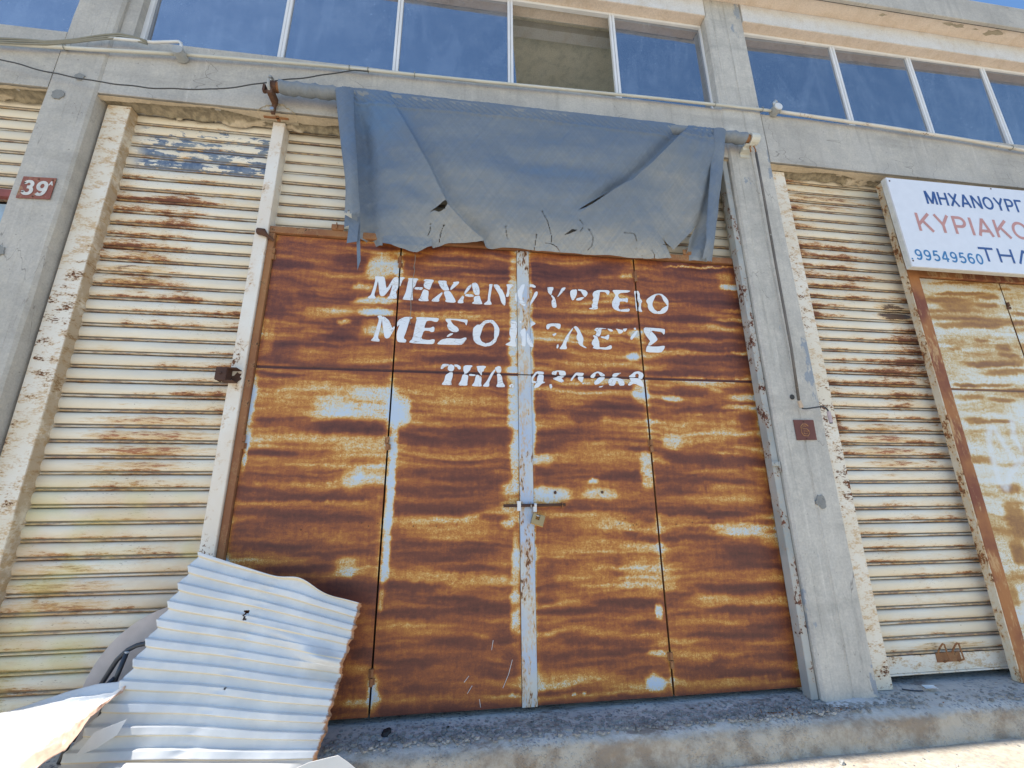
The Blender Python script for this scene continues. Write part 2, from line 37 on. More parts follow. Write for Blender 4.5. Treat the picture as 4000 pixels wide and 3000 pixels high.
BLOBS = [(-0.64,3.461,0.118,0.09,'W',0.9,0.071),(-0.669,3.149,0.166,0.031,'W',1.0,0.058),(-0.781,3.273,0.076,0.026,'W',0.6,0.064),(-0.649,3.043,0.114,0.028,'W',1.0,0.054),(-0.626,2.911,0.113,0.062,'W',0.75,0.048),(-0.891,2.83,0.11,0.038,'D',0.9,0.045),(-0.876,3.49,0.129,0.03,'D',0.8,0.073),(-0.706,2.662,0.196,0.066,'O',0.8,0.038),(-0.618,2.302,0.156,0.1,'W',0.75,0.023),(-0.783,2.425,0.179,0.076,'O',0.6,0.028),(-0.745,2.261,0.035,0.031,'B',0.8,0.021),(-0.777,2.101,0.257,0.034,'D',0.9,0.015),(-0.601,2.079,0.07,0.036,'D',0.8,0.014),(-0.651,1.97,0.174,0.048,'O',0.8,0.009),(-0.554,1.911,0.07,0.047,'O',0.5,0.007),(-0.575,1.736,0.126,0.069,'W',0.55,-0.001),(-0.733,1.6,0.168,0.022,'D',0.7,-0.006),(-0.616,1.532,0.135,0.033,'O',0.6,-0.009),(-1.39,3.423,0.185,0.044,'D',0.8,0.072),(-1.189,3.176,0.073,0.042,'D',0.6,0.06),(-1.41,3.009,0.071,0.054,'D',0.7,0.054),(-1.32,2.864,0.142,0.021,'D',0.6,0.048),(-0.968,2.813,0.146,0.027,'D',0.8,0.045),(-1.299,2.692,0.093,0.071,'D',1.2,0.04),(-1.425,2.766,0.035,0.091,'O',0.7,0.044),(-1.132,2.672,0.238,0.052,'O',0.5,0.039),(-1.342,2.484,0.137,0.015,'D',0.5,0.031),(-1.049,3.015,0.172,0.041,'W',0.5,0.053),(-0.896,2.953,0.049,0.021,'W',0.7,0.05),(-1.071,3.226,0.124,0.02,'O',0.6,0.062),(-1.099,2.378,0.232,0.062,'O',0.8,0.027),(-0.878,2.258,0.14,0.074,'W',0.75,0.021),(-1.089,2.291,0.231,0.037,'O',0.6,0.023),(-1.363,2.139,0.066,0.024,'D',0.9,0.017),(-1.187,2.154,0.169,0.017,'D',0.7,0.017),(-0.864,2.111,0.15,0.042,'D',0.8,0.015),(-1.058,2.013,0.226,0.029,'O',0.9,0.011),(-1.287,1.9,0.142,0.016,'D',0.8,0.006),(-1.05,1.943,0.134,0.017,'B',0.6,0.008),(-1.01,1.591,0.386,0.015,'D',0.6,-0.007),(-1.472,2.282,0.017,0.144,'W',0.7,0.023),(-1.464,1.928,0.013,0.125,'W',0.8,0.008),(-0.871,2.435,0.071,0.038,'B',0.7,0.029),(-1.02,1.68,0.332,0.022,'O',0.6,-0.003),(-0.931,1.459,0.328,0.022,'D',0.6,-0.012),(-0.714,1.724,0.068,0.079,'W',0.45,-0.001),(-1.212,1.493,0.267,0.024,'D',0.8,-0.011),(-1.006,1.557,0.329,0.018,'O',0.7,-0.008),(-1.185,1.282,0.21,0.023,'D',0.8,-0.02),(-0.917,1.235,0.171,0.015,'D',0.7,-0.021),(-0.983,1.352,0.269,0.015,'O',0.6,-0.017),(-1.011,1.135,0.263,0.026,'D',1.0,-0.026),(-0.765,1.316,0.109,0.016,'O',0.7,-0.018),(-0.717,1.138,0.064,0.062,'W',0.45,-0.025),(-1.123,1.209,0.209,0.016,'O',0.6,-0.023),(0.466,3.17,0.036,0.478,'W',0.8,0.056),(0.454,2.392,0.042,0.375,'W',0.8,0.026),(0.464,1.881,0.028,0.205,'W',0.8,0.005),(0.433,1.664,0.074,0.059,'W',0.8,-0.003),(0.432,1.535,0.073,0.046,'W',0.6,-0.008),(-0.496,3.472,0.033,0.09,'W',0.7,0.071),(-0.421,2.23,0.072,0.112,'W',1.0,0.02),(-0.443,1.817,0.023,0.364,'W',0.8,0.003),(-0.111,3.561,0.416,0.023,'D',0.6,0.073),(0.166,3.464,0.251,0.019,'D',0.8,0.069),(-0.214,3.415,0.202,0.023,'D',0.5,0.068),(-0.096,3.109,0.335,0.026,'D',0.8,0.055),(0.038,3.037,0.405,0.017,'O',0.6,0.052),(-0.222,2.959,0.461,0.025,'D',0.5,0.049),(0.174,2.878,0.336,0.034,'D',1.0,0.045),(0.073,2.664,0.328,0.027,'D',0.95,0.037),(-0.274,2.706,0.191,0.027,'O',0.6,0.039),(0.308,2.591,0.132,0.027,'O',0.6,0.034),(0.05,2.528,0.258,0.053,'B',0.5,0.031),(0.308,2.469,0.13,0.04,'D',0.6,0.029),(-0.197,2.376,0.25,0.052,'O',0.5,0.026),(-0.007,2.29,0.252,0.064,'O',0.7,0.022),(-0.136,2.091,0.246,0.022,'D',0.9,0.014),(0.122,2.051,0.174,0.062,'D',1.1,0.012),(-0.241,2.01,0.157,0.034,'D',0.9,0.011),(0.385,2.054,0.076,0.063,'D',0.9,0.012),(0.009,1.7,0.399,0.196,'D',0.4,-0.002),(-0.053,1.788,0.363,0.024,'D',0.7,0.002),(-0.049,1.654,0.359,0.019,'D',0.6,-0.004),(-0.103,1.516,0.294,0.039,'D',0.9,-0.009),(0.189,1.723,0.244,0.03,'D',0.5,-0.001),(0.064,1.897,0.345,0.022,'O',0.7,0.006),(-0.249,1.445,0.254,0.028,'O',0.7,-0.012),(0.192,1.423,0.238,0.022,'O',0.5,-0.013),(-0.329,2.543,0.15,0.04,'O',0.5,0.032),(0.595,2.396,0.032,0.515,'W',0.75,0.026),(0.6,2.095,0.031,0.164,'W',0.75,0.014),(0.605,3.178,0.022,0.438,'W',0.6,0.056),(1.023,3.499,0.269,0.042,'D',0.85,0.068),(1.327,3.584,0.184,0.065,'D',0.8,0.07),(0.999,3.61,0.24,0.013,'O',0.6,0.072),(1.071,3.008,0.511,0.027,'D',0.7,0.049),(0.752,2.746,0.138,0.057,'D',0.5,0.039),(0.932,3.09,0.288,0.023,'D',0.5,0.052),(1.483,2.745,0.051,0.036,'W',0.9,0.038),(1.517,3.5,0.092,0.023,'W',0.6,0.067),(1.545,2.955,0.074,0.045,'W',0.7,0.046),(1.05,2.63,0.424,0.025,'O',0.7,0.034),(1.183,2.522,0.353,0.028,'W',0.6,0.03),(0.901,2.363,0.204,0.08,'O',0.7,0.024),(1.525,2.42,0.064,0.062,'W',0.8,0.026),(1.041,2.206,0.122,0.04,'D',0.9,0.018),(0.82,2.008,0.197,0.076,'D',0.8,0.01),(0.685,2.292,0.066,0.066,'D',0.6,0.021),(1.306,2.305,0.209,0.034,'D',0.6,0.021),(0.684,1.771,0.076,0.024,'D',0.6,0.001),(0.686,1.857,0.064,0.037,'W',0.6,0.004),(1.077,1.909,0.334,0.075,'O',0.8,0.006),(0.729,1.603,0.151,0.059,'W',0.9,-0.006),(1.078,1.71,0.039,0.018,'W',0.9,-0.001),(1.124,1.613,0.13,0.042,'W',0.6,-0.005),(1.331,1.759,0.133,0.025,'D',0.8,0.0),(1.52,1.785,0.047,0.125,'W',0.7,0.001),(1.147,1.973,0.269,0.038,'O',0.5,0.009),(0.926,1.507,0.127,0.023,'D',0.5,-0.009),(1.367,2.212,0.139,0.027,'D',0.5,0.018),(0.94,3.274,0.292,0.031,'D',0.4,0.059),(2.159,3.362,0.321,0.033,'D',0.9,0.06),(2.307,3.29,0.29,0.024,'D',0.8,0.057),(1.974,3.129,0.186,0.025,'D',0.7,0.052),(2.452,3.202,0.129,0.019,'D',0.7,0.053),(2.433,3.082,0.096,0.019,'D',0.6,0.049),(1.893,2.956,0.306,0.018,'D',0.7,0.045),(2.171,2.877,0.389,0.024,'D',0.9,0.042),(2.231,2.759,0.388,0.024,'D',0.9,0.037),(2.136,2.623,0.428,0.022,'D',0.8,0.032),(2.414,2.471,0.153,0.04,'D',0.7,0.027),(1.966,2.459,0.177,0.04,'D',0.8,0.027),(2.091,2.294,0.296,0.025,'D',0.9,0.02),(2.448,2.217,0.09,0.056,'D',0.7,0.017),(2.196,3.646,0.312,0.012,'W',0.9,0.07),(2.443,3.562,0.082,0.059,'W',0.5,0.067),(2.493,3.465,0.115,0.025,'W',1.0,0.063),(2.503,3.22,0.129,0.019,'W',0.6,0.054),(2.473,3.131,0.161,0.016,'W',0.6,0.051),(2.113,3.012,0.391,0.019,'O',0.8,0.047),(2.084,2.798,0.385,0.018,'O',0.7,0.039),(2.485,2.814,0.094,0.015,'W',0.6,0.039),(2.202,2.559,0.335,0.013,'W',0.65,0.03),(2.45,2.415,0.122,0.032,'W',0.7,0.024),(2.391,2.328,0.151,0.017,'W',0.6,0.021),(1.814,2.399,0.087,0.025,'W',0.6,0.024),(1.991,2.087,0.363,0.08,'O',0.9,0.013),(1.756,2.018,0.084,0.053,'W',0.5,0.01),(1.893,1.875,0.211,0.045,'D',1.0,0.005),(2.288,1.864,0.247,0.039,'D',1.0,0.004),(2.089,1.773,0.284,0.019,'O',0.7,0.001),(1.867,1.671,0.208,0.025,'D',0.8,-0.003),(2.203,1.595,0.355,0.062,'O',0.8,-0.006),(2.111,1.447,0.208,0.022,'D',0.8,-0.011),(2.534,1.542,0.057,0.025,'D',0.6,-0.008),(2.181,3.527,0.292,0.042,'B',0.5,0.066),(2.522,2.665,0.093,0.045,'B',0.6,0.034),(-0.668,1.24,0.098,0.016,'D',0.6,-0.021),(-0.721,1.005,0.106,0.05,'D',0.9,-0.031),(-0.642,0.943,0.127,0.04,'D',0.7,-0.033),(-0.69,1.127,0.118,0.082,'W',0.3,-0.026),(-0.561,0.601,0.062,0.028,'D',0.9,-0.047),(-0.639,0.448,0.091,0.026,'D',0.9,-0.054),(-0.585,0.518,0.082,0.037,'O',0.8,-0.051),(-0.568,0.313,0.08,0.02,'W',0.6,-0.059),(-0.549,0.705,0.084,0.048,'O',0.5,-0.043),(-0.579,0.812,0.084,0.029,'B',0.5,-0.039),(-0.45,1.474,0.027,0.313,'W',0.8,-0.011),(-0.447,1.131,0.02,0.134,'W',0.7,-0.025),(-0.463,0.967,0.014,0.11,'W',0.5,-0.032),(-0.47,0.348,0.041,0.072,'W',0.8,-0.058),(0.462,1.184,0.026,0.14,'W',0.7,-0.022),(0.455,0.813,0.032,0.182,'W',0.85,-0.037),(0.407,1.408,0.048,0.04,'W',0.7,-0.013),(0.16,1.223,0.175,0.022,'D',0.8,-0.021),(0.082,1.117,0.184,0.023,'D',0.8,-0.025),(-0.271,1.002,0.221,0.029,'D',1.0,-0.03),(0.031,0.92,0.168,0.016,'D',0.9,-0.033),(0.256,0.861,0.205,0.025,'D',1.0,-0.035),(-0.293,0.821,0.195,0.02,'D',0.9,-0.038),(0.38,0.665,0.101,0.04,'D',1.0,-0.043),(0.147,0.64,0.278,0.022,'D',0.7,-0.044),(0.424,0.535,0.056,0.039,'D',0.7,-0.048),(-0.277,0.535,0.265,0.019,'D',0.8,-0.049),(-0.419,0.632,0.052,0.019,'D',0.6,-0.046),(-0.112,0.373,0.158,0.026,'D',0.7,-0.056),(-0.252,1.068,0.279,0.031,'O',0.8,-0.028),(-0.04,1.369,0.327,0.055,'O',0.7,-0.015),(-0.122,0.609,0.216,0.024,'O',0.5,-0.046),(-0.235,0.74,0.271,0.039,'O',0.6,-0.041),(-0.01,0.451,0.215,0.047,'O',0.6,-0.052),(0.311,1.443,0.108,0.023,'D',0.8,-0.012),(-0.264,1.296,0.113,0.019,'D',0.4,-0.018),(0.445,0.314,0.033,0.011,'W',0.6,-0.057),(-0.108,0.273,0.639,0.023,'B',0.7,-0.06),(0.197,1.03,0.23,0.032,'O',0.6,-0.029),(0.762,1.138,0.219,0.02,'D',0.8,-0.024),(0.914,1.252,0.312,0.056,'O',0.7,-0.019),(0.965,1.062,0.184,0.076,'O',0.7,-0.027),(1.462,1.049,0.191,0.11,'W',0.35,-0.027),(1.281,0.847,0.248,0.026,'D',1.0,-0.035),(0.694,0.888,0.071,0.021,'D',0.7,-0.034),(0.891,0.797,0.179,0.019,'D',0.6,-0.037),(1.117,0.597,0.3,0.026,'D',0.9,-0.044),(1.428,0.703,0.111,0.026,'D',0.8,-0.04),(1.516,0.774,0.027,0.048,'W',0.9,-0.037),(1.471,0.515,0.061,0.018,'W',0.7,-0.047),(1.439,0.326,0.065,0.049,'W',1.0,-0.054),(0.856,0.3,0.014,0.009,'W',1.0,-0.056),(0.929,0.296,0.01,0.009,'W',1.0,-0.056),(0.706,0.531,0.137,0.029,'D',0.6,-0.048),(0.872,0.405,0.324,0.048,'O',0.7,-0.052),(1.36,1.324,0.064,0.017,'D',0.6,-0.016),(1.524,1.416,0.079,0.017,'D',0.6,-0.013),(0.594,1.018,0.017,0.412,'W',0.6,-0.029),(1.416,1.231,0.155,0.029,'W',0.4,-0.02),(1.113,1.457,0.193,0.035,'O',0.5,-0.011),(1.092,0.239,0.586,0.024,'B',0.7,-0.058),(1.004,0.689,0.239,0.031,'O',0.5,-0.041),(0.836,0.883,0.095,0.032,'O',0.5,-0.034),(2.044,1.458,0.347,0.017,'D',0.9,-0.011),(1.769,1.425,0.202,0.022,'O',0.7,-0.012),(1.752,1.283,0.294,0.023,'D',0.8,-0.018),(1.96,1.339,0.176,0.017,'D',0.7,-0.015),(2.234,1.347,0.208,0.042,'W',0.65,-0.015),(2.342,1.171,0.235,0.059,'D',0.8,-0.021),(2.395,1.082,0.206,0.021,'D',0.7,-0.024),(2.231,0.914,0.336,0.025,'D',0.8,-0.031),(1.677,0.877,0.128,0.027,'D',0.8,-0.033),(2.273,0.768,0.333,0.022,'D',0.9,-0.036),(2.387,0.665,0.159,0.019,'D',0.8,-0.04),(2.114,0.601,0.325,0.026,'D',0.7,-0.043),(2.381,1.001,0.246,0.04,'O',0.7,-0.027),(2.152,0.839,0.4,0.029,'O',0.7,-0.034),(1.873,0.712,0.322,0.027,'O',0.6,-0.039),(2.285,0.466,0.194,0.021,'D',0.6,-0.047),(2.077,0.373,0.382,0.03,'D',0.7,-0.051),(2.128,0.299,0.445,0.028,'O',0.7,-0.054),(1.658,0.506,0.185,0.061,'O',0.6,-0.047),(2.496,1.258,0.084,0.036,'O',0.6,-0.018),(2.468,1.491,0.142,0.025,'D',0.5,-0.009),(1.926,1.093,0.199,0.046,'O',0.5,-0.024)]  # some faint W entries paint pale reflections on the leaves
BLOBS2 = [(5.008,3.545,0.327,0.017,'D',1.0,0.06),(4.792,3.461,0.23,0.026,'D',0.8,0.058),(4.908,3.397,0.154,0.036,'D',0.7,0.056),(5.321,3.527,0.119,0.025,'D',0.9,0.059),(5.289,3.436,0.118,0.022,'D',0.9,0.056),(4.816,3.345,0.319,0.017,'D',0.7,0.054),(4.979,3.273,0.321,0.014,'D',0.8,0.051),(4.955,3.202,0.358,0.03,'D',0.9,0.049),(4.998,3.367,0.362,0.153,'O',0.8,0.054),(4.896,3.064,0.315,0.068,'O',0.6,0.044),(5.089,3.05,0.076,0.014,'D',0.7,0.044),(4.735,2.946,0.074,0.016,'D',0.6,0.041),(5.313,2.98,0.077,0.034,'D',0.7,0.041),(5.347,2.903,0.115,0.02,'D',0.8,0.038),(5.125,2.807,0.302,0.027,'D',1.1,0.035),(5.218,2.723,0.226,0.031,'D',0.8,0.032),(4.712,2.59,0.108,0.019,'D',1.0,0.029),(4.988,2.592,0.27,0.015,'D',0.9,0.028),(5.274,2.547,0.099,0.015,'D',0.8,0.027),(4.745,2.476,0.155,0.023,'D',0.7,0.025),(5.09,2.443,0.134,0.019,'D',0.8,0.023),(4.851,2.375,0.3,0.062,'O',0.6,0.021),(4.746,2.242,0.106,0.03,'D',0.9,0.017),(4.978,2.235,0.167,0.016,'D',0.9,0.016),(5.075,3.67,0.331,0.012,'D',0.6,0.064),(5.553,3.626,0.081,0.013,'D',0.4,0.062),(5.103,2.916,0.252,0.022,'O',0.5,0.039),(5.583,3.257,0.079,0.024,'D',0.8,0.05),(4.889,1.649,0.102,0.042,'D',0.8,0.0),(4.658,1.903,0.137,0.036,'D',0.7,0.0),(4.858,1.388,0.1,0.132,'D',0.9,0.0),(4.769,1.113,0.065,0.076,'D',1,0.0),(4.594,0.781,0.047,0.072,'D',0.7,0.0),(4.522,0.429,0.046,0.067,'D',0.8,0.0)]
TT = [(-1.021,4.951),(-0.702,4.958),(-0.292,4.955),(0.274,4.951),(0.862,4.95),(1.475,4.959),(2.113,4.968),(2.269,4.983),(2.417,4.976)]
TB = [(-0.877,3.696),(-0.613,3.611),(-0.427,3.549),(-0.348,3.543),(-0.245,3.609),(-0.127,3.668),(0.159,3.669),(0.479,3.673),(0.649,3.667),(1.156,3.666),(1.528,3.66),(1.757,3.659),(1.882,3.678),(1.939,3.712),(2.023,3.76),(2.063,3.705),(2.153,3.67),(2.25,3.665)]
FA = [(-0.725,5.067),(-0.478,4.655),(-0.269,4.306),(-0.108,3.98),(0.043,3.821),(0.193,3.694),(0.234,3.59)]
FB = [(2.158,5.059),(2.055,4.891),(1.887,4.701),(1.709,4.516),(1.504,4.317),(1.298,4.193),(1.021,4.015)]
FC = [(2.452,5.057),(2.376,4.759),(2.256,4.201),(2.161,3.851),(1.997,3.593)]
TEARS = [[(-0.255,3.915),(-0.203,3.955),(-0.137,4.006),(-0.096,4.003),(-0.132,3.942),(-0.181,3.912),(-0.215,3.925)],[(1.03,4.051),(1.241,4.207),(1.32,4.26),(1.464,4.329),(1.529,4.369),(1.453,4.287),(1.301,4.203),(1.159,4.103)],[(0.904,3.82),(0.976,3.875),(1.031,3.873),(0.975,3.846)],[(1.828,3.858),(1.877,3.811),(1.934,3.766),(2.078,3.912),(2.181,4.033),(2.089,3.879),(2.07,3.726),(2.007,3.721),(1.925,3.682),(1.897,3.713)]]
CRACKS = [[(-0.247,3.818),(-0.25,3.767),(-0.266,3.719)],[(-0.136,3.812),(-0.162,3.751),(-0.173,3.673)],[(0.388,3.851),(0.391,3.806),(0.407,3.752)],[(0.662,3.81),(0.649,3.732),(0.644,3.644)],[(0.707,4.014),(0.762,3.919),(0.791,3.824)],[(0.743,3.743),(0.792,3.737),(0.842,3.716),(0.88,3.663)],[(0.795,3.808),(0.792,3.737)],[(1.049,3.961),(1.077,3.931)],[(1.051,3.854),(1.075,3.897)],[(1.131,3.889),(1.17,3.823),(1.162,3.741),(1.123,3.706)],[(1.454,3.872),(1.545,3.871),(1.57,3.807),(1.567,3.741)],[(1.712,3.735),(1.737,3.688),(1.732,3.636)],[(1.626,3.68),(1.622,3.639)],[(1.837,3.803),(1.904,3.784),(1.929,3.728)]]
HL = [(-1.07,2.985,4.909),(-1.031,2.998,4.669),(-0.979,3.011,4.36),(-0.923,3.024,4.062),(-0.907,3.037,3.921),(-0.904,3.05,3.752)]
HR = [(-0.922,2.985,4.907),(-0.891,2.998,4.588),(-0.84,3.011,4.216),(-0.823,3.024,4.057),(-0.809,3.037,3.931),(-0.785,3.05,3.76)]
TAIL = [[(-0.915,3.781),(-0.911,3.669),(-0.875,3.687),(-0.879,3.525),(-0.801,3.546)],[(-0.8,3.791),(-0.784,3.562),(-0.766,3.39),(-0.783,3.307),(-0.811,3.56),(-0.821,3.782)]]
RHL = [(2.343,2.985,4.94),(2.318,3.036,4.692),(2.242,3.088,4.189),(2.205,3.139,3.831),(2.173,3.19,3.661)]
RHR = [(2.464,2.985,4.933),(2.407,3.036,4.519),(2.345,3.088,4.13),(2.288,3.139,3.804),(2.277,3.19,3.647)]
THREAD = [(-0.369,3.57),(-0.368,3.493),(-0.373,3.434),(-0.367,3.463),(-0.375,3.283),(-0.378,3.166),(-0.379,3.065),(-0.375,2.938)]
CC = [(-2.405,2.91,0.484),(-2.271,2.91,0.516),(-2.097,2.915,0.541),(-1.933,2.92,0.563),(-1.778,2.925,0.576),(-1.723,2.93,0.599)]
CB = [(-2.477,2.99,0.473),(-2.337,2.99,0.503),(-2.196,2.99,0.539),(-2.049,2.985,0.586),(-1.896,2.98,0.618),(-1.732,2.97,0.63)]
CF = [(-1.955,2.45,0.365),(-1.816,2.42,0.425),(-1.759,2.42,0.453),(-1.72,2.45,0.484),(-1.695,2.55,0.494),(-1.718,2.66,0.525),(-1.739,2.74,0.547),(-1.755,2.84,0.566),(-1.736,2.91,0.592)]
GRAF = [[(4.879,2.182),(4.817,2.106),(4.795,1.902),(4.799,1.704),(4.833,1.635),(4.917,1.746),(5.111,1.904)],[(4.911,2.175),(4.971,2.005),(5.05,1.846)],[(5.132,2.246),(5.093,2.095),(5.132,1.992)]]
SCR = [[(0.433,0.525),(0.407,0.44),(0.368,0.361)],[(0.212,0.305),(0.22,0.259)],[(0.14,0.444),(0.109,0.408)],[(0.163,0.386),(0.131,0.342)],[(0.302,0.649),(0.291,0.59)]]
# ---------------------------------------------------------------- helpers
WL = {}
def link(o, parent=None, loc=(0, 0, 0)):
    SC.collection.objects.link(o)
    loc = Vector(loc); WL[o] = loc
    if parent is not None:
        o.parent = parent; o.location = loc - WL[parent]
    else:
        o.location = loc
    return o
def thing(name, label, cat, loc, group=None):
    o = bpy.data.objects.new(name, None); o.empty_display_size = .1
    link(o, None, loc); o['label'] = label; o['category'] = cat
    if group: o['group'] = group
    return o
def tag(o, label, cat, group=None):
    o['label'] = label; o['category'] = cat
    if group: o['group'] = group
    return o
class MB:
    def __init__(s): s.v = []; s.f = []
    def add(s, v, f):
        n = len(s.v); s.v += [tuple(p) for p in v]; s.f += [tuple(i+n for i in q) for q in f]; return s
    def box(s, x0, x1, y0, y1, z0, z1):
        v = [(x, y, z) for z in (z0, z1) for y in (y0, y1) for x in (x0, x1)]
        return s.add(v, [(0,2,3,1),(4,5,7,6),(0,1,5,4),(2,6,7,3),(0,4,6,2),(1,3,7,5)])
    def tube(s, pts, r, n=8, cap=True):
        pts = [Vector(p) for p in pts]; m = len(pts); V = []; F = []
        rr = r if isinstance(r, (list, tuple)) else [r]*m
        ref = Vector((0, 0, 1))
        for i, p in enumerate(pts):
            t = (pts[min(i+1, m-1)] - pts[max(i-1, 0)]).normalized()
            a = t.cross(ref)
            if a.length < .2: a = t.cross(Vector((0, 1, 0)))
            a.normalize(); b = t.cross(a)
            for k in range(n):
                c = 2*math.pi*k/n
                V.append(p + (a*math.cos(c) + b*math.sin(c))*rr[i])
        for i in range(m-1):
            for k in range(n):
                F.append((i*n+k, i*n+(k+1) % n, (i+1)*n+(k+1) % n, (i+1)*n+k))
        if cap: F += [tuple(range(n))[::-1], tuple(range((m-1)*n, m*n))]
        return s.add(V, F)
    def poly(s, pts, y0, y1):
        """outline in x,z extruded from y0 (front) to y1"""
        from mathutils.geometry import tessellate_polygon
        n = len(pts); V = [(x, y0, z) for x, z in pts] + [(x, y1, z) for x, z in pts]
        F = [tuple(t) for t in tessellate_polygon([[Vector((x, z, 0)) for x, z in pts]])]
        F += [(i, i+n, (i+1) % n+n, (i+1) % n) for i in range(n)]
        return s.add(V, F)
    def prof(s, prof, x0, x1, nx=1):
        """open profile of y,z swept along x"""
        V = []; F = []; m = len(prof)
        for i in range(nx+1):
            x = x0 + (x1-x0)*i/nx
            V += [(x, y, z) for y, z in prof]
        for i in range(nx):
            for k in range(m-1): F.append((i*m+k, (i+1)*m+k, (i+1)*m+k+1, i*m+k+1))
        return s.add(V, F)
def build(mb, name, mat, parent=None, bevel=0, smooth=False, centre=None, kind=None, label=None):
    v = np.array(mb.v, float)
    c = Vector(((v.min(0)+v.max(0))/2).tolist()) if centre is None else Vector(centre)
    me = bpy.data.meshes.new(name)
    me.from_pydata([tuple(p) for p in (v - np.array(c))], [], mb.f); me.update()
    bm = bmesh.new(); bm.from_mesh(me)
    bmesh.ops.recalc_face_normals(bm, faces=bm.faces)
    if bevel:
        bmesh.ops.bevel(bm, geom=[e for e in bm.edges if len(e.link_faces) == 2 and e.calc_face_angle(0) > .6], offset=bevel, segments=2, affect='EDGES', profile=.6)
    bm.to_mesh(me); bm.free()
    if smooth:
        me.polygons.foreach_set('use_smooth', [True]*len(me.polygons))
    me.materials.append(mat)
    o = bpy.data.objects.new(name, me); link(o, parent, c)
    if kind: o['kind'] = kind
    if label: o['label'] = label
    return o
def vnoise(x, y, seed=0):
    """smooth value noise on numpy arrays, 0..1"""
    xi = np.floor(x).astype(np.int64); yi = np.floor(y).astype(np.int64); fx = x-xi; fy = y-yi
    fx = fx*fx*(3-2*fx); fy = fy*fy*(3-2*fy)
    def h(a, b):
        n = (a*374761393 + b*668265263 + seed*974634777) & 0x7fffffff
        n = ((n ^ (n >> 13))*1274126177) & 0x7fffffff
        return ((n ^ (n >> 16)) & 0xffff)/65535.0
    return (h(xi, yi)*(1-fx)+h(xi+1, yi)*fx)*(1-fy) + (h(xi, yi+1)*(1-fx)+h(xi+1, yi+1)*fx)*fy
def fbm(x, y, seed=0, oct=4):
    r = 0; a = .5; t = 0
    for i in range(oct):
        r = r + a*vnoise(x*2**i, y*2**i, seed+i*17); t += a; a *= .55
    return r/t
def gridmesh(name, P, mat, parent=None, keep=None, attrs=None, smooth=True, solid=0):
    """P: (nz,nx,3) world points"""
    nz, nx, _ = P.shape
    c = (P.reshape(-1, 3).min(0)+P.reshape(-1, 3).max(0))/2
    idx = np.arange(nz*nx).reshape(nz, nx)
    q = np.stack([idx[:-1, :-1], idx[:-1, 1:], idx[1:, 1:], idx[1:, :-1]], -1).reshape(-1, 4)
    if keep is not None: q = q[keep.reshape(-1)]
    me = bpy.data.meshes.new(name)
    me.vertices.add(nz*nx); me.vertices.foreach_set('co', (P.reshape(-1, 3)-c).astype(np.float32).ravel())
    me.loops.add(len(q)*4); me.loops.foreach_set('vertex_index', q.ravel().astype(np.int32))
    me.polygons.add(len(q)); me.polygons.foreach_set('loop_start', (np.arange(len(q))*4).astype(np.int32))
    me.polygons.foreach_set('use_smooth', np.full(len(q), smooth))
    me.update(calc_edges=True); me.validate()
    for k, a in (attrs or {}).items():
        at = me.attributes.new(k, 'FLOAT', 'POINT'); at.data.foreach_set('value', a.astype(np.float32).ravel())
    me.materials.append(mat)
    o = bpy.data.objects.new(name, me); link(o, parent, Vector(c.tolist()))
    if solid:
        m = o.modifiers.new('thickness', 'SOLIDIFY'); m.thickness = solid; m.offset = 1
    return o
def polydist(X, Z, pl):
    """signed distance (positive on the left when walking the line) and parameter to a polyline"""
    best = np.full(X.shape, 1e9); sg = np.zeros(X.shape); par = np.zeros(X.shape)
    for i in range(len(pl)-1):
        ax, az = pl[i]; bx, bz = pl[i+1]; dx, dz = bx-ax, bz-az; L = dx*dx+dz*dz
        t = np.clip(((X-ax)*dx+(Z-az)*dz)/L, 0, 1)
        d = np.hypot(X-ax-t*dx, Z-az-t*dz); s = np.sign(dx*(Z-az)-dz*(X-ax))
        m = d < best; best[m] = d[m]; sg[m] = s[m]; par[m] = ((i+t)/(len(pl)-1))[m]
    return best*sg, par
def inpoly(X, Z, pl):
    r = np.zeros(X.shape, bool); n = len(pl)
    for i in range(n):
        x1, z1 = pl[i]; x2, z2 = pl[(i+1) % n]
        c = (z1 > Z) != (z2 > Z)
        r ^= c & (X < (x2-x1)*(Z-z1)/(z2-z1+1e-12)+x1)
    return r
def lerp_line(pl, n):
    """resample a polyline evenly"""
    p = np.array(pl, float); d = np.r_[0, np.cumsum(np.linalg.norm(np.diff(p, axis=0), axis=1))]
    t = np.linspace(0, d[-1], n); return np.stack([np.interp(t, d, p[:, k]) for k in range(p.shape[1])], -1)

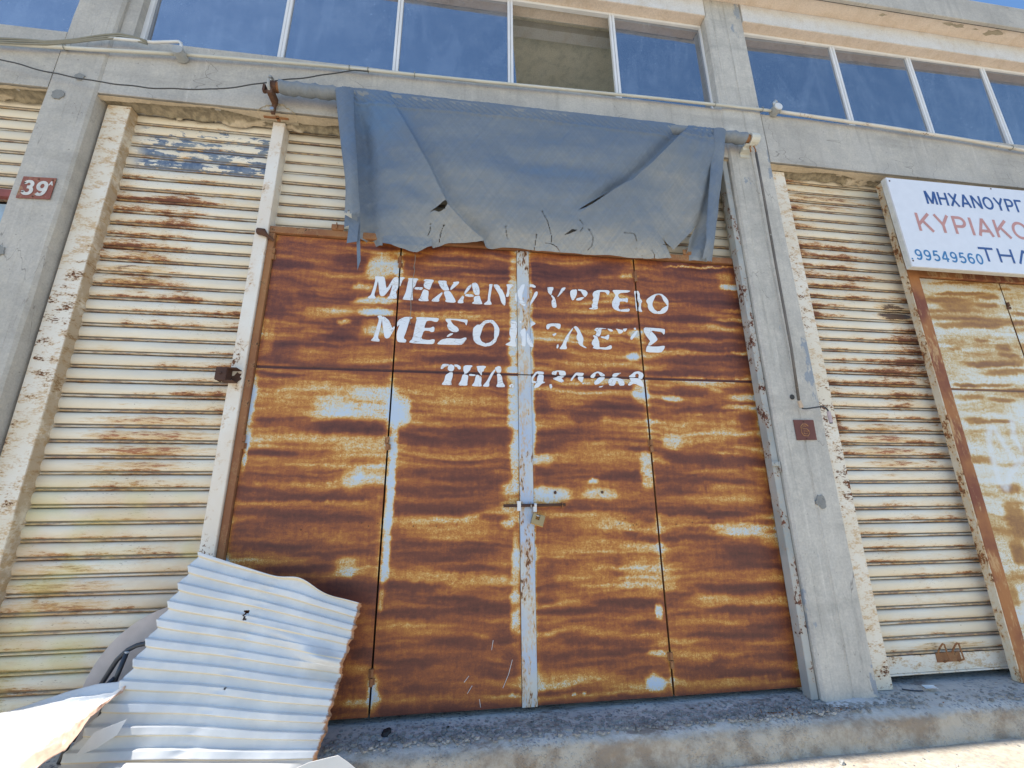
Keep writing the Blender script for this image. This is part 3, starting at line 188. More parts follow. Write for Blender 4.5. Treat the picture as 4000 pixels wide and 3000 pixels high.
# ---------------------------------------------------------------- node helper
class N:
    def __init__(s, name, rough=.7, metal=0, spec=.5):
        s.m = bpy.data.materials.new(name); s.m.use_nodes = True; s.t = s.m.node_tree
        s.b = s.t.nodes['Principled BSDF']
        s.b.inputs['Roughness'].default_value = rough; s.b.inputs['Metallic'].default_value = metal
        s.b.inputs['Specular IOR Level'].default_value = spec
        s.pos = s.t.nodes.new('ShaderNodeNewGeometry').outputs['Position']
    def n(s, t, **k):
        o = s.t.nodes.new(t)
        for a, b in k.items(): setattr(o, a, b)
        return o
    def set(s, sock, v):
        if isinstance(v, bpy.types.NodeSocket): s.t.links.new(v, sock)
        elif v is not None: sock.default_value = v if not (isinstance(v, tuple) and len(v) == 3 and sock.type == 'RGBA') else (*v, 1)
    def map(s, sx=1, sy=1, sz=1, off=(0, 0, 0), vec=None):
        o = s.n('ShaderNodeMapping'); s.set(o.inputs[0], vec or s.pos); o.inputs[1].default_value = off; o.inputs[3].default_value = (sx, sy, sz); return o.outputs[0]
    def noise(s, scale, vec=None, det=4, rough=.55, dist=0):
        o = s.n('ShaderNodeTexNoise'); s.set(o.inputs['Vector'], vec or s.pos)
        o.inputs['Scale'].default_value = scale; o.inputs['Detail'].default_value = det; o.inputs['Roughness'].default_value = rough; o.inputs['Distortion'].default_value = dist
        return o.outputs[0]
    def vor(s, scale, vec=None, feat='F1'):
        o = s.n('ShaderNodeTexVoronoi', feature=feat); s.set(o.inputs['Vector'], vec or s.pos); o.inputs['Scale'].default_value = scale; return o
    def ramp(s, fac, stops, interp='LINEAR'):
        o = s.n('ShaderNodeValToRGB'); e = o.color_ramp; e.interpolation = interp
        while len(e.elements) < len(stops): e.elements.new(.5)
        for el, (p, c) in zip(e.elements, stops):
            el.position = p; el.color = (c, c, c, 1) if isinstance(c, (int, float)) else (*c, 1)
        s.set(o.inputs[0], fac); return o.outputs[0]
    def mr(s, v, a, b, c=0., d=1.):
        o = s.n('ShaderNodeMapRange', interpolation_type='SMOOTHSTEP'); s.set(o.inputs[0], v)
        for i, x in enumerate((a, b, c, d)): o.inputs[i+1].default_value = x
        return o.outputs[0]
    def math(s, op, a, b=0.):
        o = s.n('ShaderNodeMath', operation=op); s.set(o.inputs[0], a); s.set(o.inputs[1], b); return o.outputs[0]
    def mix(s, f, a, b, mode='MIX'):
        o = s.n('ShaderNodeMix', data_type='RGBA', blend_type=mode); s.set(o.inputs[0], f); s.set(o.inputs[6], a); s.set(o.inputs[7], b); return o.outputs[2]
    def xyz(s, v=None):
        o = s.n('ShaderNodeSeparateXYZ'); s.set(o.inputs[0], v or s.pos); return o.outputs
    def attr(s, name):
        o = s.n('ShaderNodeAttribute', attribute_name=name); return o.outputs['Fac']
    def bump(s, h, strength=.3, dist=.01):
        o = s.n('ShaderNodeBump'); o.inputs['Strength'].default_value = strength; o.inputs['Distance'].default_value = dist
        s.set(o.inputs['Height'], h); s.t.links.new(o.outputs[0], s.b.inputs['Normal'])
    def out(s, col, rough=None):
        s.set(s.b.inputs['Base Color'], col)
        if rough is not None: s.set(s.b.inputs['Roughness'], rough)
        return s.m

def m_concrete(name, ca, cb, cc, streak=.5, flake=0, brk=None):
    k = N(name, .92, spec=.25)
    a = k.noise(1.6, det=6, rough=.6); b = k.noise(9, det=8, rough=.65); f = k.noise(70, det=4, rough=.6)
    col = k.mix(k.mr(a, .3, .7), ca, cb)
    col = k.mix(k.mr(b, .42, .75, 0, .7), col, cc)
    st = k.noise(1, k.map(14, 14, 1.1), 5, .6)
    col = k.mix(k.math('MULTIPLY', k.mr(st, .5, .8), streak), col, tuple(c*.72 for c in ca))
    st2 = k.noise(1, k.map(22, 22, 1.4, (5, 2, 1)), 5, .6)
    col = k.mix(k.math('MULTIPLY', k.mr(st2, .56, .78), streak), col, tuple(min(1, c*1.2) for c in cb))
    pit = k.mr(k.noise(38, det=3, rough=.5), .68, .76)
    col = k.mix(k.math('MULTIPLY', pit, .55), col, tuple(c*.45 for c in ca))
    if flake:
        fl = k.mr(k.noise(3.3, k.map(1, 1, .45), 8, .7), .60, .615)
        col = k.mix(fl, col, (.30, .33, .36))
    if streak > .3:
        hs_ = k.noise(1, k.map(.8, .8, 5, (2, 7, 1)), 5, .6)
        col = k.mix(k.mr(hs_, .52, .72, 0, .5), col, tuple(c*.78 for c in ca))
        ck = k.n('ShaderNodeTexVoronoi', feature='DISTANCE_TO_EDGE'); k.set(ck.inputs['Vector'], k.mix(.18, k.map(1, 1, .55), k.n('ShaderNodeTexNoise').outputs[1])); ck.inputs['Scale'].default_value = 2.2
        col = k.mix(k.math('MULTIPLY', k.mr(ck.outputs['Distance'], .006, .0), k.mr(k.noise(2.1, det=3), .5, .6, 0, .6)), col, (.13, .12, .11))
    if brk: col = k.mix(k.attr('brk'), col, k.mix(k.mr(k.noise(26, det=5), .35, .65), brk, tuple(c*.6 for c in brk)))
    col = k.mix(k.mr(f, .3, .7, 0, .18), col, (.1, .1, .1))
    k.bump(k.math('ADD', k.math('MULTIPLY', b, .8), k.math('MULTIPLY', f, .35)), .45, .012)
    return k.out(col)
M = {}
M['concrete'] = m_concrete('weathered grey concrete render', (.42, .395, .35), (.52, .49, .435), (.57, .53, .45))
M['concrete_r'] = m_concrete('flaking painted concrete', (.44, .42, .375), (.55, .52, .46), (.64, .60, .52), .7, 1)
M['soffit'] = m_concrete('bounce-tinted plaster soffit', (.50, .41, .28), (.60, .50, .36), (.42, .34, .24), .0, brk=(.36, .30, .20))  # warm tone holds ground bounce light in the colour
M['mortar'] = m_concrete('grey mortar', (.24, .24, .225), (.30, .30, .28), (.2, .2, .19), .0)
M['soffit_raw'] = m_concrete('broken render', (.36, .31, .22), (.46, .40, .29), (.30, .25, .18), .0)
M['lintel'] = m_concrete('white painted render', (.66, .65, .62), (.72, .71, .69), (.60, .54, .46), .2)
M['eaves'] = m_concrete('pink cream plaster eaves', (.72, .60, .49), (.76, .65, .54), (.60, .48, .35), .0)  # underside warmth from ground bounce is part of this tint
M['inner'] = m_concrete('flat dark fill', (.05, .05, .05), (.07, .07, .065), (.04, .04, .04), .2)
M['ceiling'] = m_concrete('stained concrete ceiling', (.88, .82, .68), (.92, .88, .76), (.55, .54, .46), .1)

def m_slat(name, blue=False, heavy=.5, yellow=False, spots=()):
    k = N(name, .5, spec=.4)
    P = k.xyz(); gen = k.n('ShaderNodeTexCoord').outputs['Generated']; g = k.xyz(gen)[2]
    rnd = k.n('ShaderNodeObjectInfo').outputs['Random']
    base = k.mix(k.mr(k.noise(2.2, det=5), .35, .7), (.72, .63, .47), (.77, .71, .58))
    base = k.mix(k.mr(k.noise(1, k.map(2, 1, 30), 4), .45, .75, 0, .5), base, (.62, .60, .53))
    base = k.mix(k.mr(rnd, 0, 1, 0, .16), base, (.50, .46, .38))
    patch = k.noise(1, k.map(1.3, 1, 1.1, (3, 0, 2)), 4, .55)
    run = k.noise(1, k.map(2.2, 1, 9, (7, 0, 1)), 3, .5)
    low = k.ramp(g, [(0, .9), (.08, .55), (.15, .6), (.2, .3), (.25, 1), (.34, .72), (.5, .35), (.75, .2), (.93, .35), (1, .6)])
    fine = k.noise(1, k.map(16, 6, 80), 12, .82); mid = k.noise(1, k.map(5, 4, 40, (2, 2, 2)), 8, .7)
    lf = k.math('ADD', k.math('MULTIPLY', k.math('SUBTRACT', patch, .5), .75), k.math('MULTIPLY', k.math('SUBTRACT', run, .5), .40))
    lf = k.math('ADD', lf, k.math('MULTIPLY', k.math('SUBTRACT', rnd, .5), .08))
    v = k.math('ADD', k.math('MULTIPLY', low, .17), k.math('ADD', lf, k.math('ADD', k.math('MULTIPLY', fine, .60), k.math('MULTIPLY', mid, .40))))
    th = .70-.20*(heavy-.5)
    v = k.math('SUBTRACT', v, k.mr(P[2], 3.95, 4.25, 0, .09))
    halo = k.mr(v, th-.13, th+.01); crisp = k.mr(v, th, th+.022); dark = k.mr(v, th+.055, th+.075)
    col = k.mix(k.math('MULTIPLY', halo, .42), base, (.64, .43, .20))
    col = k.mix(k.math('MULTIPLY', crisp, .9), col, k.mix(k.mr(k.noise(24, det=4), .4, .6), (.46, .22, .07), (.33, .125, .05)))
    col = k.mix(k.math('MULTIPLY', dark, .9), col, (.13, .045, .028))
    sc = k.noise(1, k.map(26, 8, 230, (1, 4, 9)), 4, .7)
    scm = k.math('MULTIPLY', k.mr(sc, .645, .665), k.mr(patch, .44, .56))
    col = k.mix(scm, col, (.10, .04, .025))
    sp = k.vor(12, k.map(1, 1, 1.6)); spm = k.mr(k.math('ADD', sp.outputs['Distance'], k.math('MULTIPLY', k.noise(90, det=2), .10)), .105, .085)
    spr = k.n('ShaderNodeSeparateColor'); k.set(spr.inputs[0], sp.outputs['Color'])
    spm = k.math('MULTIPLY', spm, k.mr(spr.outputs[0], .68, .70))
    col = k.mix(k.math('MULTIPLY', spm, .9), col, (.16, .065, .03))
    for (ex, ez, rx, rz, cc_, th_) in spots:
        q = k.n('ShaderNodeVectorMath', operation='LENGTH'); k.set(q.inputs[0], k.map(1/rx, 0, 1/rz, (-ex/rx, 0, -ez/rz)))
        env = k.mr(q.outputs['Value'], 1.15, .25)
        pn = k.noise(1, k.map(7, 4, 60, (ex, 0, ez)), 12, .80)
        band = k.ramp(g, [(.25, 0), (.36, .8), (.66, 1), (.84, .2), (1, 0)])
        vv = k.math('ADD', k.math('MULTIPLY', env, .30), k.math('MULTIPLY', k.math('ADD', pn, k.math('MULTIPLY', band, .16)), .8))
        vv = k.math('MULTIPLY', vv, k.mr(env, 0, .15))
        col = k.mix(k.math('MULTIPLY', k.mr(vv, th_-.12, th_-.02), .65), col, (.60, .38, .15))
        col = k.mix(k.math('MULTIPLY', k.mr(vv, th_, th_+.02), .92), col, cc_)
    # darker joint and groove lines, ochre stain along the bead
    bead = k.math('MULTIPLY', k.mr(g, .17, .13), k.mr(k.noise(1, k.map(2.6, 1, 30, (8, 1, 3)), 8, .75), .42, .54))
    col = k.mix(k.math('MULTIPLY', bead, .75), col, k.mix(k.mr(k.noise(1, k.map(20, 5, 60), 5), .45, .55), (.52, .30, .10), (.20, .075, .03)))
    gr = k.ramp(g, [(0, 1), (.03, .35), (.12, 0), (.175, .9), (.225, .95), (.25, .0), (.88, 0), (.97, .45), (1, 1)])
    col = k.mix(k.math('MULTIPLY', gr, .78), col, (.085, .055, .035))
    if yellow:
        ym = k.math('MULTIPLY', k.mr(k.noise(1.4, k.map(1, 1, 1.3, (7, 0, 3)), 3), .48, .60), k.mr(P[2], 1.9, 1.45))
        col = k.mix(k.math('MULTIPLY', ym, .45), col, (.58, .52, .18))
        og = k.math('MULTIPLY', k.mr(P[2], 2.3, 1.2), k.mr(k.noise(1, k.map(3, 1, 6), 6), .40, .65))
        col = k.mix(k.math('MULTIPLY', og, .35), col, (.58, .38, .22))
    if blue:
        box = k.math('MULTIPLY', k.math('MULTIPLY', k.mr(P[2], 4.255, 4.262), k.mr(P[2], 4.74, 4.70)), k.mr(P[0], -2.76, -2.60))
        bn = k.noise(1, k.map(5, 3, 18, (2, 1, 5)), 8, .66)
        bm_ = k.math('MULTIPLY', k.mr(k.math('ADD', bn, k.math('MULTIPLY', k.mr(P[2], 4.80, 4.28), .12)), .575, .59), box)
        bl = k.mix(k.mr(k.noise(30, det=4), .4, .6), (.10, .14, .21), (.17, .21, .27))
        bl = k.mix(k.mr(k.noise(1, k.map(2, 1, 9), 3), .5, .6), bl, (.19, .23, .27))
        gj = k.math('SUBTRACT', 1., k.math('MULTIPLY', gr, .6))
        col = k.mix(k.math('MULTIPLY', bm_, gj), col, bl)
    k.bump(k.math('ADD', k.math('MULTIPLY', crisp, -.7), k.math('MULTIPLY', k.noise(60, det=3), .3)), .4, .004)
    return k.out(col, k.mix(halo, (.42,)*3, (.85,)*3))
M['slat_left'] = m_slat('cream slat with blue remains', True, .5, True, ((-2.15, 2.0, .75, .40, (.33, .12, .055), .81), (-2.45, 1.05, .6, .35, (.30, .13, .06), .84), (-2.5, 3.3, .5, .3, (.12, .05, .03), .86)))
M['slat_mid'] = m_slat('cream slat clean', False, .25)
M['slat_right'] = m_slat('cream slat rusty', False, .62, False, ((4.22, 3.30, .28, .16, (.06, .028, .02), .70), (3.78, 2.02, .5, .42, (.30, .105, .045), .80), (3.7, 4.55, .7, .25, (.26, .12, .05), .82), (3.9, .42, .6, .12, (.20, .10, .05), .84)))

def m_door(name, white=False):
    k = N(name, .5, spec=.3)
    r = k.attr('rust')
    f1 = k.noise(1, k.map(22, 22, 40), 8, .75); f2 = k.noise(150, det=3, rough=.7); dr = k.noise(1, k.map(60, 60, 9), 4, .6)
    v = k.math('ADD', r, k.math('MULTIPLY', k.math('SUBTRACT', f1, .5), .42))
    v = k.math('ADD', v, k.math('MULTIPLY', k.math('SUBTRACT', f2, .5), k.mr(r, .12, .50, 1.25, .36)))
    f3 = k.noise(1, k.map(55, 55, 70, (2, 5, 1)), 6, .7)
    v = k.math('ADD', v, k.math('MULTIPLY', k.math('SUBTRACT', f3, .5), k.mr(r, .12, .50, .75, .22)))
    v = k.math('ADD', v, k.math('MULTIPLY', k.math('SUBTRACT', dr, .5), .16))
    if white:
        col = k.ramp(v, [(0, (.62, .66, .66)), (.18, (.66, .65, .56)), (.30, (.60, .48, .26)), (.46, (.44, .24, .075)), (.68, (.27, .13, .05)), (1, (.14, .065, .035))])
    else:
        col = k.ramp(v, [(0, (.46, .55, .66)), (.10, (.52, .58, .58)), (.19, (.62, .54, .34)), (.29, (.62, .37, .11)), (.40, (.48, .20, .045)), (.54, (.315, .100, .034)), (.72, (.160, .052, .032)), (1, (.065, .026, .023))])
    spk = k.mr(k.noise(1, k.map(110, 110, 60, (3, 1, 2)), 2), .72, .78)
    col = k.mix(k.math('MULTIPLY', spk, .55), col, (.05, .03, .025))
    if white:
        spy = k.math('MULTIPLY', k.attr('spray'), k.mr(k.noise(40, det=4), .25, .6, .55, 1))
        col = k.mix(k.math('MULTIPLY', spy, .8), col, (.66, .70, .72))
    k.bump(k.math('ADD', k.math('MULTIPLY', f2, .5), k.math('MULTIPLY', f1, .5)), .22, .003)
    return k.out(col, k.ramp(v, [(0, .42), (.3, .55), (.6, .50), (1, .42)]))
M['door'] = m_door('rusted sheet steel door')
M['door2'] = m_door('white door with rust streaks', True)

def m_paint(name, base, base2, rust=.5, rough=.5, cr=(.20, .08, .035), stretch=(6, 6, 3), edge=None, amber=.5, side=False, local=0):
    k = N(name, rough, spec=.4)
    col = k.mix(k.mr(k.noise(3, det=5), .35, .65), base, base2)
    a = k.noise(1, k.map(*stretch), 8, .7); b = k.noise(1, k.map(*(s*6 for s in stretch), (3, 2, 1)), 5, .65)
    v = k.math('ADD', k.math('MULTIPLY', a, .65), k.math('MULTIPLY', b, .35))
    t = .74 - rust*.26
    col = k.mix(k.math('MULTIPLY', k.mr(v, t-.09, t), amber), col, (.55, .36, .17))
    if local: v = k.math('ADD', v, k.math('MULTIPLY', k.math('SUBTRACT', k.noise(1, k.map(2, 2, 1.1, (6, 2, 4)), 3), .55), local))
    m = k.mr(v, t-.015, t+.015)
    col = k.mix(m, col, k.mix(k.mr(k.noise(40, det=3), .4, .6), cr, tuple(c*.45 for c in cr)))
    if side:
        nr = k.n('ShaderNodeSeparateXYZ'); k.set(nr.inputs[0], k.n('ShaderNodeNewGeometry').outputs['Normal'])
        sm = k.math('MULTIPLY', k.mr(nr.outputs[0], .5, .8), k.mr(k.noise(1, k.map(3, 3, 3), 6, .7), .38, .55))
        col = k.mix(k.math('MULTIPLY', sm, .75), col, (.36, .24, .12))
    k.bump(k.math('ADD', k.math('MULTIPLY', m, -.7), k.math('MULTIPLY', k.noise(90, det=3), .25)), .4, .004)
    return k.out(col, k.mix(m, (rough,)*3, (.9,)*3))
M['channel'] = m_paint('cream channel with rust holes', (.72, .64, .50), (.76, .71, .61), .64, .55, stretch=(8, 8, 17), amber=.8, side=True, local=.62)
M['post'] = m_paint('cream post speckled rust', (.72, .64, .53), (.76, .72, .64), .46, .5, stretch=(9, 9, 9), amber=.55, local=.4)
M['track'] = m_paint('blue grey track peeling', (.30, .32, .31), (.40, .405, .38), .68, .55, cr=(.16, .06, .035), stretch=(10, 10, 7), amber=.25)
M['strip'] = m_paint('pale blue meeting strip', (.40, .48, .60), (.56, .56, .50), .62, .5, stretch=(16, 16, 5), amber=.9, local=.3)
M['winframe'] = m_paint('white window frame paint', (.68, .68, .67), (.74, .74, .73), .25, .5, stretch=(12, 12, 9), amber=.6)
M['pipe'] = m_paint('cream conduit', (.50, .49, .42), (.58, .57, .50), .2, .5, stretch=(9, 20, 20), amber=.2)
M['pipe_r'] = m_paint('flaking steel pipe', (.56, .53, .46), (.62, .60, .55), .52, .5, stretch=(12, 14, 14), amber=.2)
M['rust'] = m_paint('bare rusty steel', (.24, .10, .045), (.32, .15, .06), .55, .8, cr=(.11, .05, .03), stretch=(10, 10, 10), amber=.25)
M['rust_post'] = m_paint('brown rusty post', (.19, .058, .032), (.36, .15, .05), .60, .7, cr=(.10, .04, .028), stretch=(7, 7, 2.2), amber=.7, local=.5)
M['rust_dark'] = m_paint('dark scorched rust', (.07, .035, .025), (.12, .06, .035), .4, .85, cr=(.03, .02, .015), stretch=(20, 20, 20), amber=.1)
M['plate39'] = m_paint('brown plate', (.22, .065, .045), (.27, .09, .05), .45, .6, cr=(.42, .25, .11), stretch=(12, 12, 9), amber=.5)
M['plate6'] = m_paint('dark brown plate', (.13, .045, .035), (.17, .06, .045), .3, .6, cr=(.09, .035, .03), stretch=(9, 9, 9), amber=.1)

def m_plain(name, c, rough=.6, metal=0, var=.15, bump=.1, spec=.5):
    k = N(name, rough, metal, spec)
    col = k.mix(k.mr(k.noise(14, det=5), .3, .7), c, tuple(x*(1-var) for x in c))
    if bump: k.bump(k.noise(120, det=3), bump, .002)
    return k.out(col)
M['letter'] = None
k = N('flaking white lettering', .5, spec=.4)
col = k.mix(k.mr(k.noise(5, det=4), .4, .7), (.70, .74, .78), (.76, .77, .76))
cr = k.n('ShaderNodeTexVoronoi', feature='DISTANCE_TO_EDGE'); k.set(cr.inputs['Vector'], k.map(14, 14, 30)); cr.inputs['Scale'].default_value = 1
col = k.mix(k.math('MULTIPLY', k.mr(cr.outputs['Distance'], .03, .0), k.mr(k.noise(9, det=2), .45, .6)), col, (.28, .22, .18))
col = k.mix(k.mr(k.noise(1, k.map(9, 9, 16), 7, .7), .56, .72, 0, .45), col, (.52, .40, .27))
k.bump(k.noise(60, det=3), .15, .003); M['letter'] = k.out(col)
M['white_plastic'] = m_plain('white plastic', (.66, .67, .66), .45)
M['grey_plastic'] = m_plain('grey junction box', (.36, .37, .36), .6)
M['black_tube'] = m_plain('black painted tube', (.035, .04, .05), .35)
M['cable'] = m_plain('dark cable', (.06, .06, .06), .7)
M['cable2'] = m_plain('aged grey cable', (.25, .25, .21), .7)
M['steel'] = m_plain('worn steel', (.55, .54, .52), .35, .8)
M['brass'] = m_plain('dulled brass', (.33, .27, .16), .42, .75)
M['brass_edge'] = m_plain('orange brass edge', (.55, .32, .09), .45, .3)
M['wood'] = m_plain('worn wood grip', (.55, .42, .30), .7)
M['pink_grip'] = m_plain('faded pink grip', (.50, .40, .40), .6)
M['card'] = m_plain('beige laminate', (.50, .44, .41), .55, var=.12)
M['black'] = m_plain('black stone', (.015, .016, .02), .6)
M['stone'] = m_plain('pale chips', (.42, .41, .38), .9, var=.5)
M['paper'] = m_plain('white scrap', (.75, .75, .72), .8)
M['sign_white'] = m_plain('sign white', (.72, .74, .78), .3, var=.04, bump=0)
M['sign_edge'] = m_plain('sign edge cream', (.62, .62, .58), .45)
M['navy'] = m_plain('navy vinyl', (.035, .085, .25), .4, var=.1, bump=0)
M['midblue'] = m_plain('blue vinyl', (.05, .20, .42), .4, var=.1, bump=0)
M['salmon'] = m_plain('faded red vinyl', (.55, .27, .23), .45, var=.1, bump=0)
M['num_white'] = m_plain('white numerals', (.68, .66, .60), .6, var=.25)
M['num_rust'] = m_plain('rusty embossed numeral', (.48, .24, .10), .7, var=.4)
M['graffiti'] = m_plain('thin white spray', (.72, .73, .71), .6, var=.2)
M['red_rail'] = m_plain('dull red rail', (.30, .075, .05), .6, var=.3)
M['blue_panel'] = m_plain('pale blue panel', (.36, .48, .58), .5, var=.2)

# glass: dark rooms behind dusty panes, the sky mirrored in them
k = N('dusty window glass', .04, spec=1.0)
k.b.inputs['IOR'].default_value = 2.35
dn = k.noise(2.3, k.map(1, 1, 1), 6, .65)
col = k.mix(k.mr(dn, .4, .75), (.04, .055, .085), (.10, .125, .16))
wash = k.math('MULTIPLY', k.mr(k.noise(1, k.map(3.5, 1, .8, (3, 0, 5)), 9, .75, 1.5), .50, .60), .22)
col = k.mix(wash, col, (.20, .25, .32))
col = k.mix(k.mr(k.noise(60, det=3), .66, .74, 0, .5), col, (.30, .34, .38))
k.bump(k.noise(1.3, det=2), .05, .03)
M['glass'] = k.out(col, k.mr(k.noise(5, det=5), .3, .8, .02, .09))

# tarpaulin
k = N('faded blue tarpaulin', .62, spec=.3)
fd = k.attr('fade'); wv = k.noise(420, det=1)
fn = k.noise(7, k.map(1, 1, 1.5), 7, .7)
v = k.math('ADD', fd, k.math('MULTIPLY', k.math('SUBTRACT', fn, .5), .28))
col = k.ramp(v, [(0, (.105, .18, .30)), (.22, (.13, .175, .245)), (.42, (.185, .22, .26)), (.62, (.25, .265, .27)), (.85, (.36, .35, .315)), (1, (.45, .42, .35))])
cr = k.n('ShaderNodeTexVoronoi', feature='DISTANCE_TO_EDGE'); k.set(cr.inputs['Vector'], k.map(9, 9, 9)); k.set(cr.inputs['Vector'], k.mix(.12, k.map(8, 8, 8), k.n('ShaderNodeTexNoise').outputs[1])); cr.inputs['Scale'].default_value = 1
cm = k.math('MULTIPLY', k.mr(cr.outputs['Distance'], .022, .0), k.mr(fd, .6, .95))
col = k.mix(k.math('MULTIPLY', cm, .28), col, (.16, .16, .15))
def dirn(ax, sx, sz, off):
    o = k.n('ShaderNodeMapping'); k.set(o.inputs[0], k.pos); o.inputs[1].default_value = off; o.inputs[2].default_value = (0, ax, 0); o.inputs[3].default_value = (1, 1, 1)
    o2 = k.n('ShaderNodeMapping'); k.set(o2.inputs[0], o.outputs[0]); o2.inputs[3].default_value = (sx, 4, sz)
    return k.noise(1, o2.outputs[0], 6, .62)
c1 = dirn(.95, 1.3, 46, (1, 0, 3)); c2 = dirn(-.85, 1.6, 40, (4, 0, 1)); c3 = dirn(.1, 2, 60, (2, 0, 2))
hb = k.math('ADD', k.math('MULTIPLY', c1, .9), k.math('ADD', k.math('MULTIPLY', c2, .8), k.math('MULTIPLY', c3, .3)))
col = k.mix(k.mr(hb, .80, 1.12, .0, .22), col, (.10, .13, .17))
k.bump(k.math('ADD', hb, k.math('ADD', k.math('MULTIPLY', wv, .15), k.math('MULTIPLY', k.noise(35, k.map(1, 1, 1), 5, .6), .5))), .6, .014)
M['tarp'] = k.out(col)

# corrugated white sheet: a = along the ribs, c = across
k = N('white corrugated sheet', .32, spec=.45)
rb = k.attr('rib'); ed = k.attr('edge')
col = k.mix(k.mr(k.noise(6, det=5), .35, .7), (.62, .62, .605), (.73, .72, .69))
col = k.mix(k.math('MULTIPLY', k.mr(rb, .35, .8), .85), col, (.74, .63, .42))
dt = k.mr(k.noise(1, k.map(16, 16, 50), 7, .75), .66, .72); col = k.mix(k.math('MULTIPLY', dt, k.mr(rb, .3, .9, .1, .8)), col, (.25, .2, .15))
er = k.mr(k.math('ADD', ed, k.math('MULTIPLY', k.noise(22, det=6, rough=.7), .9)), .98, 1.2)
col = k.mix(er, col, (.40, .20, .10))
k.bump(k.noise(18, det=4), .12, .004); M['corr'] = k.out(col, k.mix(er, (.33,)*3, (.85,)*3))
k = N('bent white sheet', .4, spec=.4)
ed = k.attr('edge')
er = k.mr(k.math('ADD', ed, k.math('MULTIPLY', k.noise(12, det=7, rough=.7), .8)), .66, .90)
col = k.mix(k.mr(k.noise(4, det=5), .35, .7), (.70, .69, .66), (.62, .60, .55))
col = k.mix(er, col, (.50, .33, .24)); k.bump(k.noise(25, det=5), .3, .006); M['crum'] = k.out(col)

# step and road
def m_ground(name, c1, c2, stones):
    k = N(name, .92, spec=.2)
    a = k.noise(2.5, det=7, rough=.65); b = k.noise(28, det=5, rough=.6)
    col = k.mix(k.mr(a, .35, .65), c1, c2)
    col = k.mix(k.mr(b, .35, .7, 0, .35), col, (.12, .10, .09))
    vo = k.vor(55, k.map(1, 1, 1)); vc = k.n('ShaderNodeSeparateColor'); k.set(vc.inputs[0], vo.outputs['Color'])
    st = k.math('MULTIPLY', k.mr(vo.outputs['Distance'], .42, .34), k.mr(k.noise(3.2, det=4), .42, .58))
    agg = k.ramp(vc.outputs[0], [(0, (.20, .22, .25)), (.5, (.33, .34, .35)), (.8, (.48, .46, .42)), (1, (.27, .24, .20))])
    col = k.mix(k.math('MULTIPLY', st, stones), col, agg)
    dirt = k.mr(k.noise(1.7, k.map(1, 2, 1, (4, 1, 0)), 6, .7), .56, .68)
    col = k.mix(k.math('MULTIPLY', dirt, .6), col, (.15, .095, .06))
    h = k.math('ADD', k.math('MULTIPLY', st, .5), k.math('MULTIPLY', b, .6))
    k.bump(h, .6, .01); return k.out(col)
M['step'] = m_ground('worn aggregate step', (.30, .31, .33), (.40, .40, .39), .8)
M['road'] = m_ground('dusty concrete road', (.46, .40, .31), (.53, .47, .38), .5)
k = N('kerb and step concrete', .92, spec=.2)
a = k.noise(2.5, det=7, rough=.65); b = k.noise(26, det=6, rough=.65); zz = k.xyz()[2]
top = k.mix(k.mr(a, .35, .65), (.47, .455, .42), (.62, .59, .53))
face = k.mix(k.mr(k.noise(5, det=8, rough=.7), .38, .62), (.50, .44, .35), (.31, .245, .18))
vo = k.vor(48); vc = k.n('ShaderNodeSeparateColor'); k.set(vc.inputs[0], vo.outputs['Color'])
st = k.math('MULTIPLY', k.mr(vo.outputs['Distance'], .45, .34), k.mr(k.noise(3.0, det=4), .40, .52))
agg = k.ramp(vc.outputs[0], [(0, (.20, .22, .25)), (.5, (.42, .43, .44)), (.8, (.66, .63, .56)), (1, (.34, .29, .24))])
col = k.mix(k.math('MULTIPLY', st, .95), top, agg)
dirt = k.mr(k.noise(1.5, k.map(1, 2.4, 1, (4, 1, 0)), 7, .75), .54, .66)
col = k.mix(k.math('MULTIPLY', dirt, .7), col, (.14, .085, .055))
col = k.mix(k.mr(k.math('ADD', zz, k.math('MULTIPLY', b, .05)), .205, .165), col, face)  # blotchy brown face; warm bounce light is mixed into this colour
k.bump(k.math('ADD', k.math('MULTIPLY', st, .45), k.math('MULTIPLY', b, .8)), .8, .014)
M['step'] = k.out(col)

M['angle'] = m_paint('cream and rust mottled angle', (.52, .44, .32), (.60, .54, .42), .74, .7, cr=(.30, .12, .045), stretch=(9, 9, 6), amber=.8)
M['rod'] = m_paint('dark rod with paint remains', (.10, .09, .08), (.16, .14, .12), .5, .7, cr=(.40, .42, .38), stretch=(9, 9, 26), amber=.1)
# ================================================================ GROUND
def ground_sheet():
    xs = np.r_[-400, -60, -20, -8, np.linspace(-5, 7, 90), 12, 25, 60, 400]
    ys = np.r_[-400, -60, -20, -6, np.linspace(-2, 3.1, 60), 3.7]
    X, Yg = np.meshgrid(xs, ys); Z = (fbm(X*1.2+40, Yg*1.2+40, 3)-.5)*.018*(np.abs(X) < 7)*(Yg > -3)
    o = gridmesh('road', np.stack([X, Yg, Z], -1), M['road']); o['kind'] = 'structure'
ground_sheet()
prof = [(3.75, .212), (3.6, .212), (3.45, .212), (3.36, .21), (3.30, .208), (3.24, .205), (3.18, .202), (3.13, .199), (3.09, .196), (3.05, .190), (3.02, .180), (2.995, .165), (2.978, .14), (2.97, .11), (2.964, .08), (2.958, .05), (2.952, .02), (2.94, -.005), (2.93, -.04)]
pf = lerp_line(prof, 64); xs = np.r_[-9.5, np.linspace(-5, 7.4, 720), 9.5]
X = np.repeat(xs[None, :], 64, 0); Yk = np.repeat(pf[:, :1], len(xs), 1); Zk = np.repeat(pf[:, 1:], len(xs), 1)
edgew = np.clip((3.2-Yk)/.2, 0, 1)
